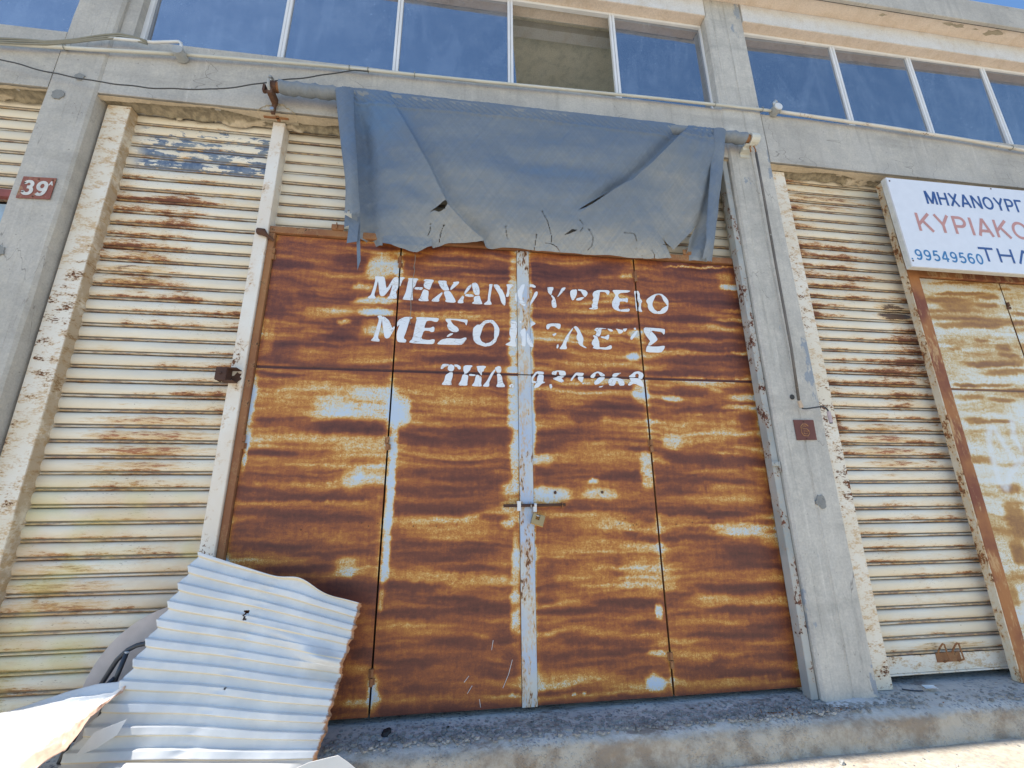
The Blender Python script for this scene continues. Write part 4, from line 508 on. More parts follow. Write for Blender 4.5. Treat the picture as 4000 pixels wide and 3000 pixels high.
n1 = fbm(X*4, Yk*5+Zk*5, 11)-.5; n2 = fbm(X*22, (Yk+Zk)*22, 5)-.5
Yk = Yk + (n1*.05+n2*.012)*np.clip((.2-Zk)/.05, 0, 1)*(Zk > -.02); Zk = Zk + (n1*.012+n2*.012)*(.35+.65*edgew) - .012*edgew*(vnoise(X*1.3, X*0, 8) > .6)
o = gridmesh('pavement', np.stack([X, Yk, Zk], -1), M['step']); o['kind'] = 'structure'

# ================================================================ BUILDING
YF, YD = 3.15, 3.30
bld = thing('workshop_building', 'long grey concrete workshop row with clerestory windows over the shutters', 'building', (0, 3.4, .2))
def concrete_bar(name, x0, x1, y0, y1, z0, z1, mat, nx, nz, amp=.004, wob=1.0, seed=1, label=None):
    """bar whose front and underside are gently uneven"""
    m = MB(); xs_ = np.linspace(x0, x1, nx+1); zs_ = np.linspace(z0, z1, nz+1)
    V = []; F = []
    A = fbm(np.repeat(xs_[None], nz+1, 0)*2.2+9, np.repeat(zs_[:, None], nx+1, 1)*2.2+9, seed)-.5
    for j, z in enumerate(zs_):
        for i, x in enumerate(xs_):
            V.append((x, y0+A[j, i]*amp*2, z))
    for j in range(nz):
        for i in range(nx):
            a = j*(nx+1)+i; F.append((a, a+1, a+nx+2, a+nx+1))
    b = len(V)
    for i, x in enumerate(xs_): V.append((x, y1, z0))
    for i, x in enumerate(xs_): V.append((x, y1, z1))
    for i in range(nx):
        F.append((i, b+i, b+i+1, i+1)); t = nz*(nx+1)
        F.append((t+i, t+i+1, b+nx+1+i+1, b+nx+1+i)); F.append((b+i, b+nx+1+i, b+nx+2+i, b+i+1))
    F.append(tuple([j*(nx+1) for j in range(nz+1)]+[b+nx+1, b])); F.append(tuple([b+nx, b+2*nx+1]+[j*(nx+1)+nx for j in range(nz, -1, -1)]))
    m.add(V, F); return build(m, name, mat, bld, label=label)
# pillars with small chamfers
def pillar(x0, x1, z1, mat, seed, z0=.16, g=.35):
    m = MB(); nz = 40; c = .018; V = []; F = []
    w = x1-x0; sec = [(x0, YD+.12), (x0, YF+c), (x0+c, YF), (x0+w*.18, YF), (x0+w*.185, YF-.004*g), (x0+w*.48, YF-.004*g), (x0+w*.50, YF+.007*g), (x0+w*.53, YF+.007*g), (x0+w*.54, YF-.003*g), (x0+w*.80, YF-.004*g), (x0+w*.805, YF), (x1-c, YF), (x1, YF+c), (x1, YD+.12)]
    for j in range(nz+1):
        z = z0+(z1-z0)*j/nz
        for i, (x, y) in enumerate(sec):
            a = float(fbm(np.array([x*6+z*2.0]), np.array([z*5.0]), seed+i)[0]-.5)
            V.append((x+(a*.012 if i in (1, 12) else 0), y+a*.008, z))
    s = len(sec)
    for j in range(nz):
        for i in range(s-1): F.append((j*s+i, j*s+i+1, (j+1)*s+i+1, (j+1)*s+i))
    F.append(tuple(range(s))); F.append(tuple(range(nz*s, nz*s+s)))
    m.add(V, F); return build(m, 'pillar', mat, bld)
pillar(-3.315, -2.958, 6.925, M['concrete'], 3, g=0); pillar(2.590, 3.038, 6.925, M['concrete_r'], 9, g=.7)
pillar(-9.25, -8.85, 6.925, M['concrete'], 5); pillar(8.5, 8.9, 6.925, M['concrete'], 6)
# pillar foot: patch of pale cement
m = MB(); V = []; F = []; n = 34
for i in range(n):
    t = 2*math.pi*i/n; w = .9+.25*random.random()
    V.append((2.81+.27*math.cos(t)*w, 3.15+.075*math.sin(t)*w, .190+.010*random.random()))
V.append((2.81, 3.17, .222)); F = [(i, (i+1) % n, n) for i in range(n)]
m.add(V, F); build(m, 'cement_footing', M['lintel'], bld, smooth=True)
# wall left of the pillar's recess above, narrow strip behind the upper left pillar
m = MB().box(-2.958, -2.85, 3.19, 3.30, 5.41, 6.67); build(m, 'pilaster', M['concrete'], bld)
# main beam, three bays, butted against the pillars
for i, (a, b) in enumerate(((-8.85, -3.317), (-2.956, 2.588), (3.040, 8.5))):
    concrete_bar('beam', a, b, YF+.012, 3.46, 4.80, 5.395, M['concrete'], 120, 14, .004, 1, 20+i)
    # soffit skin, bounce warmth in its tint, with broken render
    for part in (0,):
        xs_ = np.linspace(a, b, 600); ys_ = np.linspace(YF+.016, 3.31, 30)
        X, Y_ = np.meshgrid(xs_, ys_)
        d = fbm(X*3.1, Y_*9+3, 31+i, 5)
        brk = (vnoise(X*2.4+5, X*0+i, 77)*.07+.035) < (Y_-YF)
        brk &= (d > .36)
        Z = 4.797 - np.where(brk, -.004, .016)*1.0 - (fbm(X*14, Y_*14, 3)-.5)*.016 - .010*(Y_-YF)/.15
        # ragged hanging lip toward the shutters
        Z -= np.clip((Y_-3.25)/.05, 0, 1)*(.010+.075*np.clip(fbm(X*9, X*0, 4+i, 5)-.30, 0, 1))
        o = gridmesh('soffit', np.stack([X, Y_, Z], -1), M['soffit'], bld, attrs={'brk': brk*1.0})
    # lintel over the windows, eaves
    concrete_bar('lintel', a, b, 3.145, 3.42, 6.675, 6.925, M['lintel'], 60, 4, .004, 1, 40+i)
    m = MB().box(a, b, 3.149, 3.41, 6.667, 6.6745); build(m, 'lintel_soffit', M['eaves'], bld)
m = MB().prof([(3.9, 6.93), (3.2, 6.93), (3.147, 6.927), (3.02, 6.932), (2.985, 6.934)], -9.6, 9.2, 40); build(m, 'eaves_soffit', M['eaves'], bld, smooth=True)
m = MB().box(-9.6, 9.2, 2.948, 2.984, 6.905, 7.25).box(-9.6, 9.2, 2.984, 8.0, 7.06, 7.25); build(m, 'roof_slab', M['concrete'], bld, bevel=.006)
m = MB().box(-9.6, 9.2, 2.975, 2.999, 6.925, 6.94); build(m, 'drip_groove', M['inner'], bld)
# broken patches in the eaves
for (x, y, s) in ((5.6, 3.03, .05), (5.75, 3.035, .06), (6.0, 3.04, .03), (6.25, 3.05, .09), (4.75, 3.04, .035)):
    m = MB(); n = 13; ang = random.random()
    V = [(x+s*(1.5*math.cos(2*math.pi*i/n)*(.5+.7*random.random())), y+.35*s*math.sin(2*math.pi*i/n)*(.4+.9*random.random()), 6.9285) for i in range(n)]
    V2 = [(p[0], p[1], 6.935) for p in V]
    m.add(V+V2, [tuple(range(n))]+[(i, (i+1) % n, (i+1) % n+n, i+n) for i in range(n)]); build(m, 'spalled_patch', M['soffit_raw'], bld)
# dark backing added behind the shutters to block light, then the upper room
m = MB().box(-9.2, 8.9, 3.47, 3.55, -.3, 5.36); build(m, 'dark_backing', M['inner'], bld)
m = MB().box(-9.2, 8.9, 3.43, 9.0, 6.90, 6.925).box(-9.2, 8.9, 8.9, 9.0, 5.3, 5.75).box(-9.2, 8.9, 3.56, 8.9, 5.30, 5.34); build(m, 'room_ceiling', M['ceiling'], bld)  # far wall kept low; opening added so sky light reaches the ceiling
m = MB().box(.0, 2.3, 3.6, 3.72, 6.80, 6.895); build(m, 'ceiling_beam', M['lintel'], bld)
# hole patch and old holes on the right pillar and ceiling
def disc(name, c, r, mat, parent, y=True, dep=.006, n=16, jag=.25, kind=None):
    m = MB(); V = []
    for i in range(n):
        t = 2*math.pi*i/n; w = 1-jag*random.random()
        V.append((c[0]+r*w*math.cos(t), c[2]+r*w*1.1*math.sin(t)))
    m.poly(V, c[1]-dep, c[1]+.002); return build(m, name, mat, parent)
disc('mortar_patch', (2.857, YF-.003, 1.545), .055, M['mortar'], bld, jag=.35)
disc('mortar_patch', (-3.10, YF-.003, 4.92), .04, M['mortar'], bld, jag=.3); disc('mortar_patch', (-3.21, YF-.003, 4.72), .05, M['mortar'], bld, jag=.3)
disc('mortar_patch', (-3.30+.06, YF-.003, 3.30), .045, M['mortar'], bld, jag=.4)
disc('pipe_hole', (2.776, YF-.004, 2.384), .022, M['inner'], bld, jag=.2)
# ---- windows
YW = 3.26
def window(x0, x1, mull, openpane=None, ext=(True, True)):
    f = MB(); t = .030
    f.box(x0, x1, YW-.012, YW+.03, 6.635, 6.666)          # head
    f.box(x0, x1, YW-.02, YW+.03, 5.397, 5.435)           # sill bar
    f.box(x0, x0+.038, YW-.010, YW+.028, 5.436, 6.634); f.box(x1-.038, x1, YW-.010, YW+.028, 5.436, 6.634)
    w = build(f, 'window', M['winframe'], bld, bevel=.003)
    edges = [x0+.038]
    for c in mull: edges += [c-.028, c+.028]
    edges.append(x1-.038)
    for c in mull:
        m = MB().box(c-.027, c-.002, YW-.012, YW+.026, 5.436, 6.634).box(c+.002, c+.027, YW-.016, YW+.026, 5.436, 6.634); build(m, 'mullion', M['winframe'], w, bevel=.003)
    for i in range(0, len(edges), 2):
        if openpane == i//2: continue
        a, b = edges[i], edges[i+1]
        P = np.array([[[a, YW+.012, 5.437], [b, YW+.012, 5.437]], [[a, YW+.012, 6.633], [b, YW+.012, 6.633]]])
        tx, tz = random.uniform(-.006, .006), random.uniform(-.006, .006)
        m = MB().box(a, b, YW+.010, YW+.015, 5.437, 6.633); g = build(m, 'pane', M['glass'], w)
        g.rotation_euler = (random.uniform(-.012, .012), 0, random.uniform(-.010, .010))
    return w
sx = YW/3.3
window(-8.84, -3.318, [-7.75, -6.65, -5.55, -4.45])
window(-2.85, 2.588+.03, [-1.697*sx, -.660*sx, .458*sx, 1.578*sx], 3)
window(3.043, 8.49, [4.270*sx, 5.296*sx, 6.352*sx, 7.3])
m = MB().poly([(.462, 5.437), (.52, 5.437), (.475, 6.2), (.462, 6.2)], YW+.012, YW+.016); build(m, 'glass_shard', M['glass'], bld)

# ================================================================ ROLLER SHUTTERS
PITCH = .1085
SP = [(.024, .0012), (-.004, .0014), (-.010, .0045), (-.0118, .0095), (-.0095, .0145), (-.003, .018), (.0045, .0195), (.005, .0225), (-.0055, .0245), (-.0115, .031), (-.0165, .044), (-.0190, .060), (-.0190, .076), (-.0160, .090), (-.0095, .100), (-.001, .1058), (.010, .1078), (.024, .1082)]
def slat_mesh(w, mat, seed):
    """shared slat with slight dents; several variants per shutter"""
    m = MB(); m.prof(SP, -w/2, w/2, 36)
    me = bpy.data.meshes.new('slat'); v = np.array(m.v); v[:, 2] -= .05425
    amp = np.clip((v[:, 2]+.02)/.03, 0, 1)
    v[:, 1] += (fbm(v[:, 0]*3+seed*7.1, v[:, 2]*0+seed, seed)-.5)*.0050 + amp*(fbm(v[:, 0]*9+seed*3.3, v[:, 2]*14+seed, seed+5)-.5)*.0055
    v[:, 2] += (fbm(v[:, 0]*2+seed*5.3, v[:, 2]*0, seed+9)-.5)*.0030
    me.from_pydata([tuple(p) for p in v], [], m.f); me.update(); me.materials.append(mat)
    bm = bmesh.new(); bm.from_mesh(me); bmesh.ops.recalc_face_normals(bm, faces=bm.faces)
    if sum(f.normal.y for f in bm.faces) > 0: bmesh.ops.reverse_faces(bm, faces=bm.faces)
    bm.to_mesh(me); bm.free(); me.polygons.foreach_set('use_smooth', [True]*len(me.polygons)); return me
def shutter(name, label, x0, x1, ztop, n, y, mat):
    t = thing(name, label, 'roller shutter', ((x0+x1)/2, y, ztop-n*PITCH), 'roller shutters along the workshop front')
    mes = [slat_mesh(x1-x0, mat, q+int(abs(x0)*10)) for q in range(6)]
    for i in range(n):
        o = bpy.data.objects.new('slat', mes[(i*5+i//3) % 6]); link(o, t, ((x0+x1)/2+random.uniform(-.004, .004), y+random.uniform(-.003, .003), ztop-(i+.5)*PITCH))
        o.rotation_euler = (random.uniform(-.05, .05), random.uniform(-.0014, .0014), 0)
    return t
sl = shutter('roller_shutter', 'cream roller shutter with peeling blue slats near its top, left of the rusty door', -2.80, -1.60, 4.799+PITCH, 42, 3.355, M['slat_left'])
sm = shutter('roller_shutter', 'clean cream shutter slats showing above the rusty door beside the blue tarpaulin', -1.57, 2.70, 4.885, 10, 3.372, M['slat_mid'])
m = MB().box(-1.565, 2.70, 3.362, 3.372, 3.755, 3.798).box(-1.565, 2.70, 3.355, 3.372, 3.745, 3.752).box(-1.565, 2.70, 3.364, 3.374, 3.799, 3.802); build(m, 'bottom_rail', M['post'], sm)
sr = shutter('roller_shutter', 'narrow rust-streaked shutter between the number 6 pillar and the brown post', 3.20, 4.44, 4.73+PITCH, 41, 3.352, M['slat_right'])
zb = 4.73+PITCH-41*PITCH
m = MB().box(3.22, 4.44, 3.334, 3.346, .275, zb).box(3.22, 4.44, 3.325, 3.346, .262, .274); rl = build(m, 'bottom_rail', M['channel'], sr, bevel=.003)
m = MB()
for x in (3.80, 3.93):
    m.tube([(x-.02, 3.325, .40), (x-.012, 3.30, .45), (x, 3.285, .475), (x+.01, 3.285, .47), (x+.022, 3.29, .42), (x+.03, 3.29, .36), (x+.018, 3.325, .335)], .006, 7)
m.box(3.765, 3.98, 3.326, 3.333, .335, .40); build(m, 'lifting_handle', M['rust'], sr, smooth=False)
sf = shutter('roller_shutter', 'partly seen shutter at the far left edge above a pale blue panel', -4.62, -3.33, 4.726+PITCH, 9, 3.352, M['slat_left'])
m = MB().box(-4.62, -3.33, 3.30, 3.345, 3.86, 3.925); build(m, 'bottom_rail', M['red_rail'], sf)
bp = MB().box(-4.62, -3.34, 3.37, 3.39, .22, 3.84); tag(build(bp, 'door_panel', M['blue_panel'], bevel=.004), 'pale blue metal panel below the far left shutter', 'panel')
# guide channels and posts
def post(name, label, x0, x1, y0, y1, z0, z1, mat, bev=.004):
    V = MB(); nz = 60
    for j in range(nz+1):
        z = z0+(z1-z0)*j/nz; wob = lambda s: (float(vnoise(np.array([z*1.7+s]), np.array([s*3.]), 5)[0])-.5)*.006
        V.v += [(x0+wob(x0), y1, z), (x0+wob(x0), y0+.004, z), (x0+.004+wob(x0), y0, z), (x1-.004+wob(x1), y0, z), (x1+wob(x1), y0+.004, z), (x1+wob(x1), y1, z)]
    for j in range(nz):
        for i in range(5): V.f.append((j*6+i, j*6+i+1, j*6+i+7, j*6+i+6))
    V.f += [tuple(range(6)), tuple(range(nz*6, nz*6+6))]
    o = build(V, name, mat)
    return tag(o, label, 'post', 'steel posts and channels between the shutters')
post('guide_channel', 'wide cream steel channel with rust holes beside the number 39 pillar', -2.935, -2.757, 3.25, 3.40, .21, 4.775, M['channel'])
wp = post('steel_post', 'slim cream post between the left shutter and the rusty door', -1.637, -1.540, 3.25, 3.40, .21, 4.765, M['post'])
post('guide_channel', 'cream channel with rusty foot right beside the number 6 pillar', 3.046, 3.253, 3.25, 3.40, .21, 4.775, M['channel'])
post('guide_channel', 'peeling blue grey channel between the rusty door and the right pillar', 2.527, 2.583, 3.185, 3.262, .21, 4.775, M['track'])
bpst = post('steel_post', 'brown rusty post between the narrow shutter and the white door', 4.318, 4.437, 3.20, 3.255, .21, 4.70, M['rust_post'])
m = MB().box(4.306, 4.3165, 3.204, 3.262, .21, 4.72); build(m, 'angle_iron', M['angle'], bpst)
# ragged mortar blob at the head of the cream post
m = MB(); V = []; F = []; nx, nz = 22, 8
for j in range(nz+1):
    for i in range(nx+1):
        u = i/nx*2-1; v = j/nz
        hgt = .085*(1-abs(u)**1.6)+.012
        V.append((-1.585+u*.155+(random.random()-.5)*.008, 3.16+.11*(1-v)-.012*random.random(), 4.772+hgt*v*(.85+.3*random.random())))
for j in range(nz):
    for i in range(nx): a = j*(nx+1)+i; F.append((a, a+1, a+nx+2, a+nx+1))
m.add(V, F); build(m, 'mortar_patch', M['soffit_raw'], bld)
m = MB().box(-1.70, -1.50, 3.20, 3.215, 4.765, 4.79).box(-1.60, -1.575, 3.19, 3.24, 4.765, 4.81); build(m, 'anchor_plate', M['rust'], wp)
# latch bracket bolted on the cream post
lb = thing('latch_bracket', 'dark rusty U-shaped bracket bolted to the slim cream post', 'bracket', (-1.62, 3.2, 2.46))
m = MB().box(-1.685, -1.625, 3.165, 3.172, 2.405, 2.50).box(-1.625, -1.617, 3.165, 3.247, 2.405, 2.50).box(-1.685, -1.555, 3.165, 3.247, 2.496, 2.502).box(-1.690, -1.684, 3.165, 3.247, 2.41, 2.50).box(-1.66, -1.57, 3.168, 3.247, 2.404, 2.409); build(m, 'bracket_body', M['rust_dark'], lb, bevel=.002)
m = MB().tube([(-1.655, 3.155, 2.458), (-1.655, 3.17, 2.458)], .010, 6); build(m, 'bolt', M['rust_dark'], lb)
disc('burn_mark', (-1.585, 3.2485, 2.445), .045, M['rust_dark'], lb, dep=.0015, jag=.5)
m = MB(); m.tube([(-1.60, 3.235, 3.665), (-1.56, 3.225, 3.655), (-1.53, 3.235, 3.63), (-1.49, 3.27, 3.61)], [.028, .030, .014, .012], 9); tag(build(m, 'burnt_bolt', M['rust_dark']), 'charred bolt welded to the cream post at the top left door corner', 'bolt')

# ================================================================ RUSTY FOLDING DOOR
door = thing('folding_door', 'tall four-leaf steel door covered in orange and brown rust with white Greek lettering', 'door', (.54, YD, .22))
KV = dict(W=-1, O=-.35, B=.18, D=1)
def rustfield(X, Z, blobs, base, seed, white=False):
    wz = (fbm(X*2.2, Z*3.1, seed, 4)-.5)
    wx = (fbm(X*4.1+9, Z*7.3, seed+3, 4)-.5)
    band = fbm(X*1.3+wx*.25, Z*11+wz*1.6, seed+7, 4)-.5
    band2 = fbm(X*3.2, Z*27+wz*3, seed+9, 3)-.5
    band3 = fbm(X*1.5+wx*.3, Z*23+wz*2.4+X*.4, seed+51, 3)-.5
    if white: R = base + band*.60 + band2*.25 + band3*.35
    else: R = base + band*.42 + band2*.20 + band3*.62 + (fbm(X*.9+3, Z*1.0, seed+77, 2)-.5)*.34 + .05*np.clip((Z-2.5), 0, 1) - .075*np.exp(-((Z-2.0)/.55)**2) - .035*(Z < 1.5)
    jag = (fbm(X*16, Z*5, seed+21, 4)-.5); jag2 = (fbm(X*7, Z*22, seed+23, 4)-.5)
    drip = fbm(X*42, Z*3, seed+41, 3)-.5
    R = R + drip*.10
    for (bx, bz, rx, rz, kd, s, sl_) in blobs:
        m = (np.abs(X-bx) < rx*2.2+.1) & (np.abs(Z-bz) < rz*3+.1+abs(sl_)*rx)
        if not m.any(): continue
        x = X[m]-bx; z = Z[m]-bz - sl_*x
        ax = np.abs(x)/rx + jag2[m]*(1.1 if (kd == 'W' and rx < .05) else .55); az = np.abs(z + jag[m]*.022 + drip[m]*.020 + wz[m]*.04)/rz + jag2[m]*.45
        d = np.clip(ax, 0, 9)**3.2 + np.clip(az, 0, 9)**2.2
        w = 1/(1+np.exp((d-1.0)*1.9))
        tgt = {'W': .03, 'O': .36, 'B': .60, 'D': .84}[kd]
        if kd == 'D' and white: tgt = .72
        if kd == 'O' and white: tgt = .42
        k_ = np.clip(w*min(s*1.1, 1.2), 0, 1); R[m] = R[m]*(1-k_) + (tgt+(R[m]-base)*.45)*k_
    return R
def spray(X, Z):
    r = np.zeros(X.shape)
    for l in GRAF:
        d, p = polydist(X, Z, [tuple(q) for q in lerp_line(l, 24)]); r = np.maximum(r, 1/(1+np.exp((np.abs(d)-.028)/.008)))
    return r
def leaf(x0, x1, z0=.245, z1=3.682, name='door_leaf', y=YD, blobs=BLOBS, mat=None, parent=None, base=.60, seam=2.553, seed=3, res=.0095, white=False, label=None):
    nx = int((x1-x0)/res)+1; nz = int((z1-z0)/res)+1
    xs_ = np.linspace(x0, x1, nx); zs_ = np.linspace(z0, z1, nz)
    X, Z = np.meshgrid(xs_, zs_)
    R = rustfield(X, Z, blobs, base, seed, white)
    if not white:
        edge = np.minimum(X-x0, x1-X); bot = Z-z0
        R += .18*np.exp(-bot/.05)
        R -= np.exp(-edge/.022)*.55*np.clip(fbm(X*0+seed, Z*2.3, seed+5, 3)*2-.75, 0, 1)
    Yp = y + (fbm(X*2.1, Z*1.7, seed+31, 2)-.5)*.008
    sm_ = np.abs(Z-seam) < res*.6; Yp[sm_] += .005; R[sm_] = 1.0 if not white else .95
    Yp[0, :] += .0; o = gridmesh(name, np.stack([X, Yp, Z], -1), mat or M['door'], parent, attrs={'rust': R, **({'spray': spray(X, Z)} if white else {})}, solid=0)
    # folded rim
    m = MB().box(x0+.001, x1-.001, y+.0075, y+.035, z0+.001, z1-.001)
    rim = build(m, 'leaf_core', M['rust'], o)
    if label: o['label'] = label
    return o
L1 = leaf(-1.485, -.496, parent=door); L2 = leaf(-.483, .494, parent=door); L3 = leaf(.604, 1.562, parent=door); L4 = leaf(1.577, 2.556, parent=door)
m = MB(); nz = 50
st_ = build(MB().box(.497, .601, YD-.011, YD+.03, .242, 2.546).box(.497, .601, YD-.011, YD+.03, 2.556, 3.684), 'meeting_strip', M['strip'], door, bevel=.002)
m = MB().box(-1.537, -1.489, 3.272, 3.36, .22, 3.686).box(-1.537, 2.600, 3.272, 3.36, 3.690, 3.748).box(-1.50, -1.488, 3.262, 3.275, 3.62, 3.68)
build(m, 'door_frame', M['rust'], door, bevel=.004)
m = MB().box(2.560, 2.612, 3.274, 3.36, .22, 3.686); build(m, 'door_frame', M['strip'], door, bevel=.004, label='pale blue right jamb of the door frame')
m = MB().box(2.562, 2.63, 3.262, 3.275, .215, .46); build(m, 'foot_plate', M['rust'], door, bevel=.002)
def hinge(parent, x, z, h=.10, r=.0125):
    m = MB().tube([(x, YD-.014, z-h/2), (x, YD-.014, z-.003)], r, 10).tube([(x+.001, YD-.014, z+.003), (x+.001, YD-.014, z+h/2)], r*.92, 10)
    m.box(x-.022, x-.004, YD-.006, YD-.001, z-.004, z+h/2-.005).box(x+.004, x+.022, YD-.006, YD-.001, z-h/2+.005, z-.006)
    return build(m, 'hinge', M['rust'], parent)
for z in (3.50, 1.985, .47):
    hinge(L1, -.4895, z); hinge(L4, 1.5695, z); hinge(L1, -1.487, z); hinge(L4, 2.558, z)
for x, p in ((-1.009, door), (2.094, door)):
    m = MB().box(x-.05, x+.05, 3.262, 3.272, 3.752, 3.80).box(x-.045, x+.04, 3.262, 3.33, 3.749, 3.754).box(x-.012, x-.004, 3.25, 3.262, 3.755, 3.81); build(m, 'frame_clip', M['rust'], p, bevel=.002)
# lettering, each painted piece by itself
for pts in LETTERS:
    cx = sum(p[0] for p in pts)/len(pts)
    par = L1 if cx < -.49 else L2 if cx < .4965 else st_ if cx < .602 else L3 if cx < 1.57 else L4
    xmin = min(p[0] for p in pts); xmax = max(p[0] for p in pts)
    if par is L2 and xmax > .495: pts = [(min(p[0], .4945), p[1]) for p in pts]
    if par is L3 and xmin < .604: pts = [(max(p[0], .6045), p[1]) for p in pts]
    # round the corners once
    q = []
    for i in range(len(pts)):
        a, b = pts[i], pts[(i+1) % len(pts)]
        if math.hypot(a[0]-b[0], a[1]-b[1]) > .012: q += [(a[0]*.82+b[0]*.18, a[1]*.82+b[1]*.18), (a[0]*.18+b[0]*.82, a[1]*.18+b[1]*.82)]
        else: q += [((a[0]+b[0])/2, (a[1]+b[1])/2)]
    y = YD-.0125 if par is st_ else YD-.0058
    build(MB().poly(q, y, y+.0045), 'letter', M['letter'], par)
# bolt with its guides
bm_ = MB().tube([(.372, 3.268, 1.533), (.838, 3.268, 1.537)], .0115, 10); bolt = build(bm_, 'sliding_bolt', M['rust_dark'], door, smooth=True)
m = MB().box(.472, .499, 3.255, 3.29, 1.545, 1.566).box(.472, .499, 3.255, 3.29, 1.496, 1.524).box(.472, .499, 3.25, 3.257, 1.496, 1.566); build(m, 'bolt_keep', M['winframe'], bolt, bevel=.002)
for x in (.575, .812):
    m = MB().tube([(x, 3.268+.020*math.cos(t), 1.535+.020*math.sin(t)) for t in np.linspace(0, 6.2832, 13)], .0042, 6, False); build(m, 'bolt_ring', M['steel'] if x < .6 else M['rust'], bolt)
m = MB().box(.593, .619, 3.262, 3.275, 1.488, 1.53).tube([(.600, 3.268, 1.536), (.618, 3.268, 1.536)], .014, 9); build(m, 'hasp_tab', M['winframe'], bolt)
for x, z, r in ((.77, 1.627, .012), (1.14, 1.627, .011)):
    disc('screw_hole', (x, YD-.004, z), r, M['rust_dark'], L3, dep=.003, jag=.15)
for i in range(26):
    x = random.uniform(-1.4, 2.5); z = random.choice([1.40, 1.425, 1.39, 2.57, 2.53])+random.uniform(-.012, .012)
    if .45 < x < .65: continue
    p = L1 if x < -.49 else L2 if x < .5 else L3 if x < 1.57 else L4
    disc('rivet_mark', (x, YD-.004, z), .0045, M['rust_dark'], p, dep=.0015, n=7)
for l in SCR:
    m = MB(); pts = lerp_line(l, 7); m.tube([(x, YD-.0035, z) for x, z in pts], .0018, 4); build(m, 'scratch', M['graffiti'], L2)
# padlock hanging on the hasp
pk = thing('padlock', 'small square brass padlock hanging tilted from the door bolt', 'padlock', (.62, 3.262, 1.49))
a = math.radians(-17)
def rot(pts, c=(.622, 1.432)):
    return [(c[0]+x*math.cos(a)-z*math.sin(a), c[1]+x*math.sin(a)+z*math.cos(a)) for x, z in pts]
w, h = .046, .040
build(MB().poly(rot([(-w, -h+.006), (w, -h+.006), (w, h), (.008, h), (.008, 0), (-.022, 0), (-.022, h), (-w, h)]), 3.236, 3.262), 'lock_body', M['brass'], pk, bevel=.002)
build(MB().poly(rot([(-w, -h), (w, -h), (w, -h+.0055), (-w, -h+.0055)]), 3.2355, 3.2625), 'lock_base', M['brass_edge'], pk)
r_ = rot([(-.036, h-.012), (.02, h-.012)]); m = MB().tube([(r_[0][0], 3.249, r_[0][1]), (r_[1][0], 3.249, r_[1][1])], .007, 8)
r_ = rot([(-.036, h), (-.036, h+.006)]); build(m, 'shackle', M['steel'], pk, smooth=True)

# ================================================================ WHITE DOOR ON THE RIGHT
d2 = thing('white_door', 'off-white steel door with rust streaks and faint white graffiti below the sign', 'door', (5.3, YD, .22))
E1 = leaf(4.448, 5.508, blobs=BLOBS2, mat=M['door2'], parent=d2, base=.24, white=True, seam=2.543, seed=61, z1=3.69)
E2 = leaf(5.524, 6.60, blobs=BLOBS2+[(6.1, 3.2, .4, .03, 'D', .9, 0), (5.8, 3.0, .3, .03, 'D', .8, 0), (5.75, 3.35, .2, .02, 'D', .8, 0)], mat=M['door2'], parent=d2, base=.26, white=True, seam=2.543, seed=83, z1=3.69)
build(MB().box(4.44, 6.62, 3.27, 3.36, 3.70, 3.77), 'door_frame', M['rust_post'], d2, bevel=.004)
build(MB().box(4.44, 6.62, 3.30, 3.36, 3.82, 3.86), 'door_frame', M['rust_post'], d2, bevel=.004)
m = MB().tube([(5.516, 3.286, 3.43), (5.516, 3.286, 3.47)], .012, 8).box(5.50, 5.54, 3.285, 3.295, 3.40, 3.425); build(m, 'hinge', M['rust_dark'], E1)
build(MB().box(4.44, 8.4, 3.37, 3.39, 3.70, 4.8), 'back_sheet', M['slat_mid'], d2)

# ================================================================ SIGN
sg = thing('sign_board', 'white box sign with blue and faded red Greek lettering over the white door', 'sign', (5.4, 3.1, 4.15))
face = build(MB().poly([(4.177, 4.64), (4.190, 3.650), (6.70, 3.655), (6.70, 4.655)], 3.05, 3.062), 'sign_face', M['sign_white'], sg, bevel=.001)
build(MB().poly([(4.176, 4.642), (4.189, 3.648), (6.702, 3.653), (6.702, 4.657)], 3.063, 3.105), 'sign_frame', M['sign_edge'], sg, bevel=.002)
for x, z in ((4.205, 4.60), (4.212, 3.71), (5.4, 4.63)): disc('screw', (x, 3.0495, z), .008, M['rust_dark'], sg, dep=.002, n=8, jag=0)
for z in np.linspace(3.72, 4.58, 9): build(MB().tube([(4.173+.013*(4.64-z), 3.085, z), (4.178+.013*(4.64-z), 3.085, z)], .004, 6), 'rivet', M['steel'], sg)
def arc(cx, cy, rx, ry, a0, a1, n=18):
    return [(cx+rx*math.cos(math.radians(a0+(a1-a0)*i/n)), cy+ry*math.sin(math.radians(a0+(a1-a0)*i/n))) for i in range(n+1)]
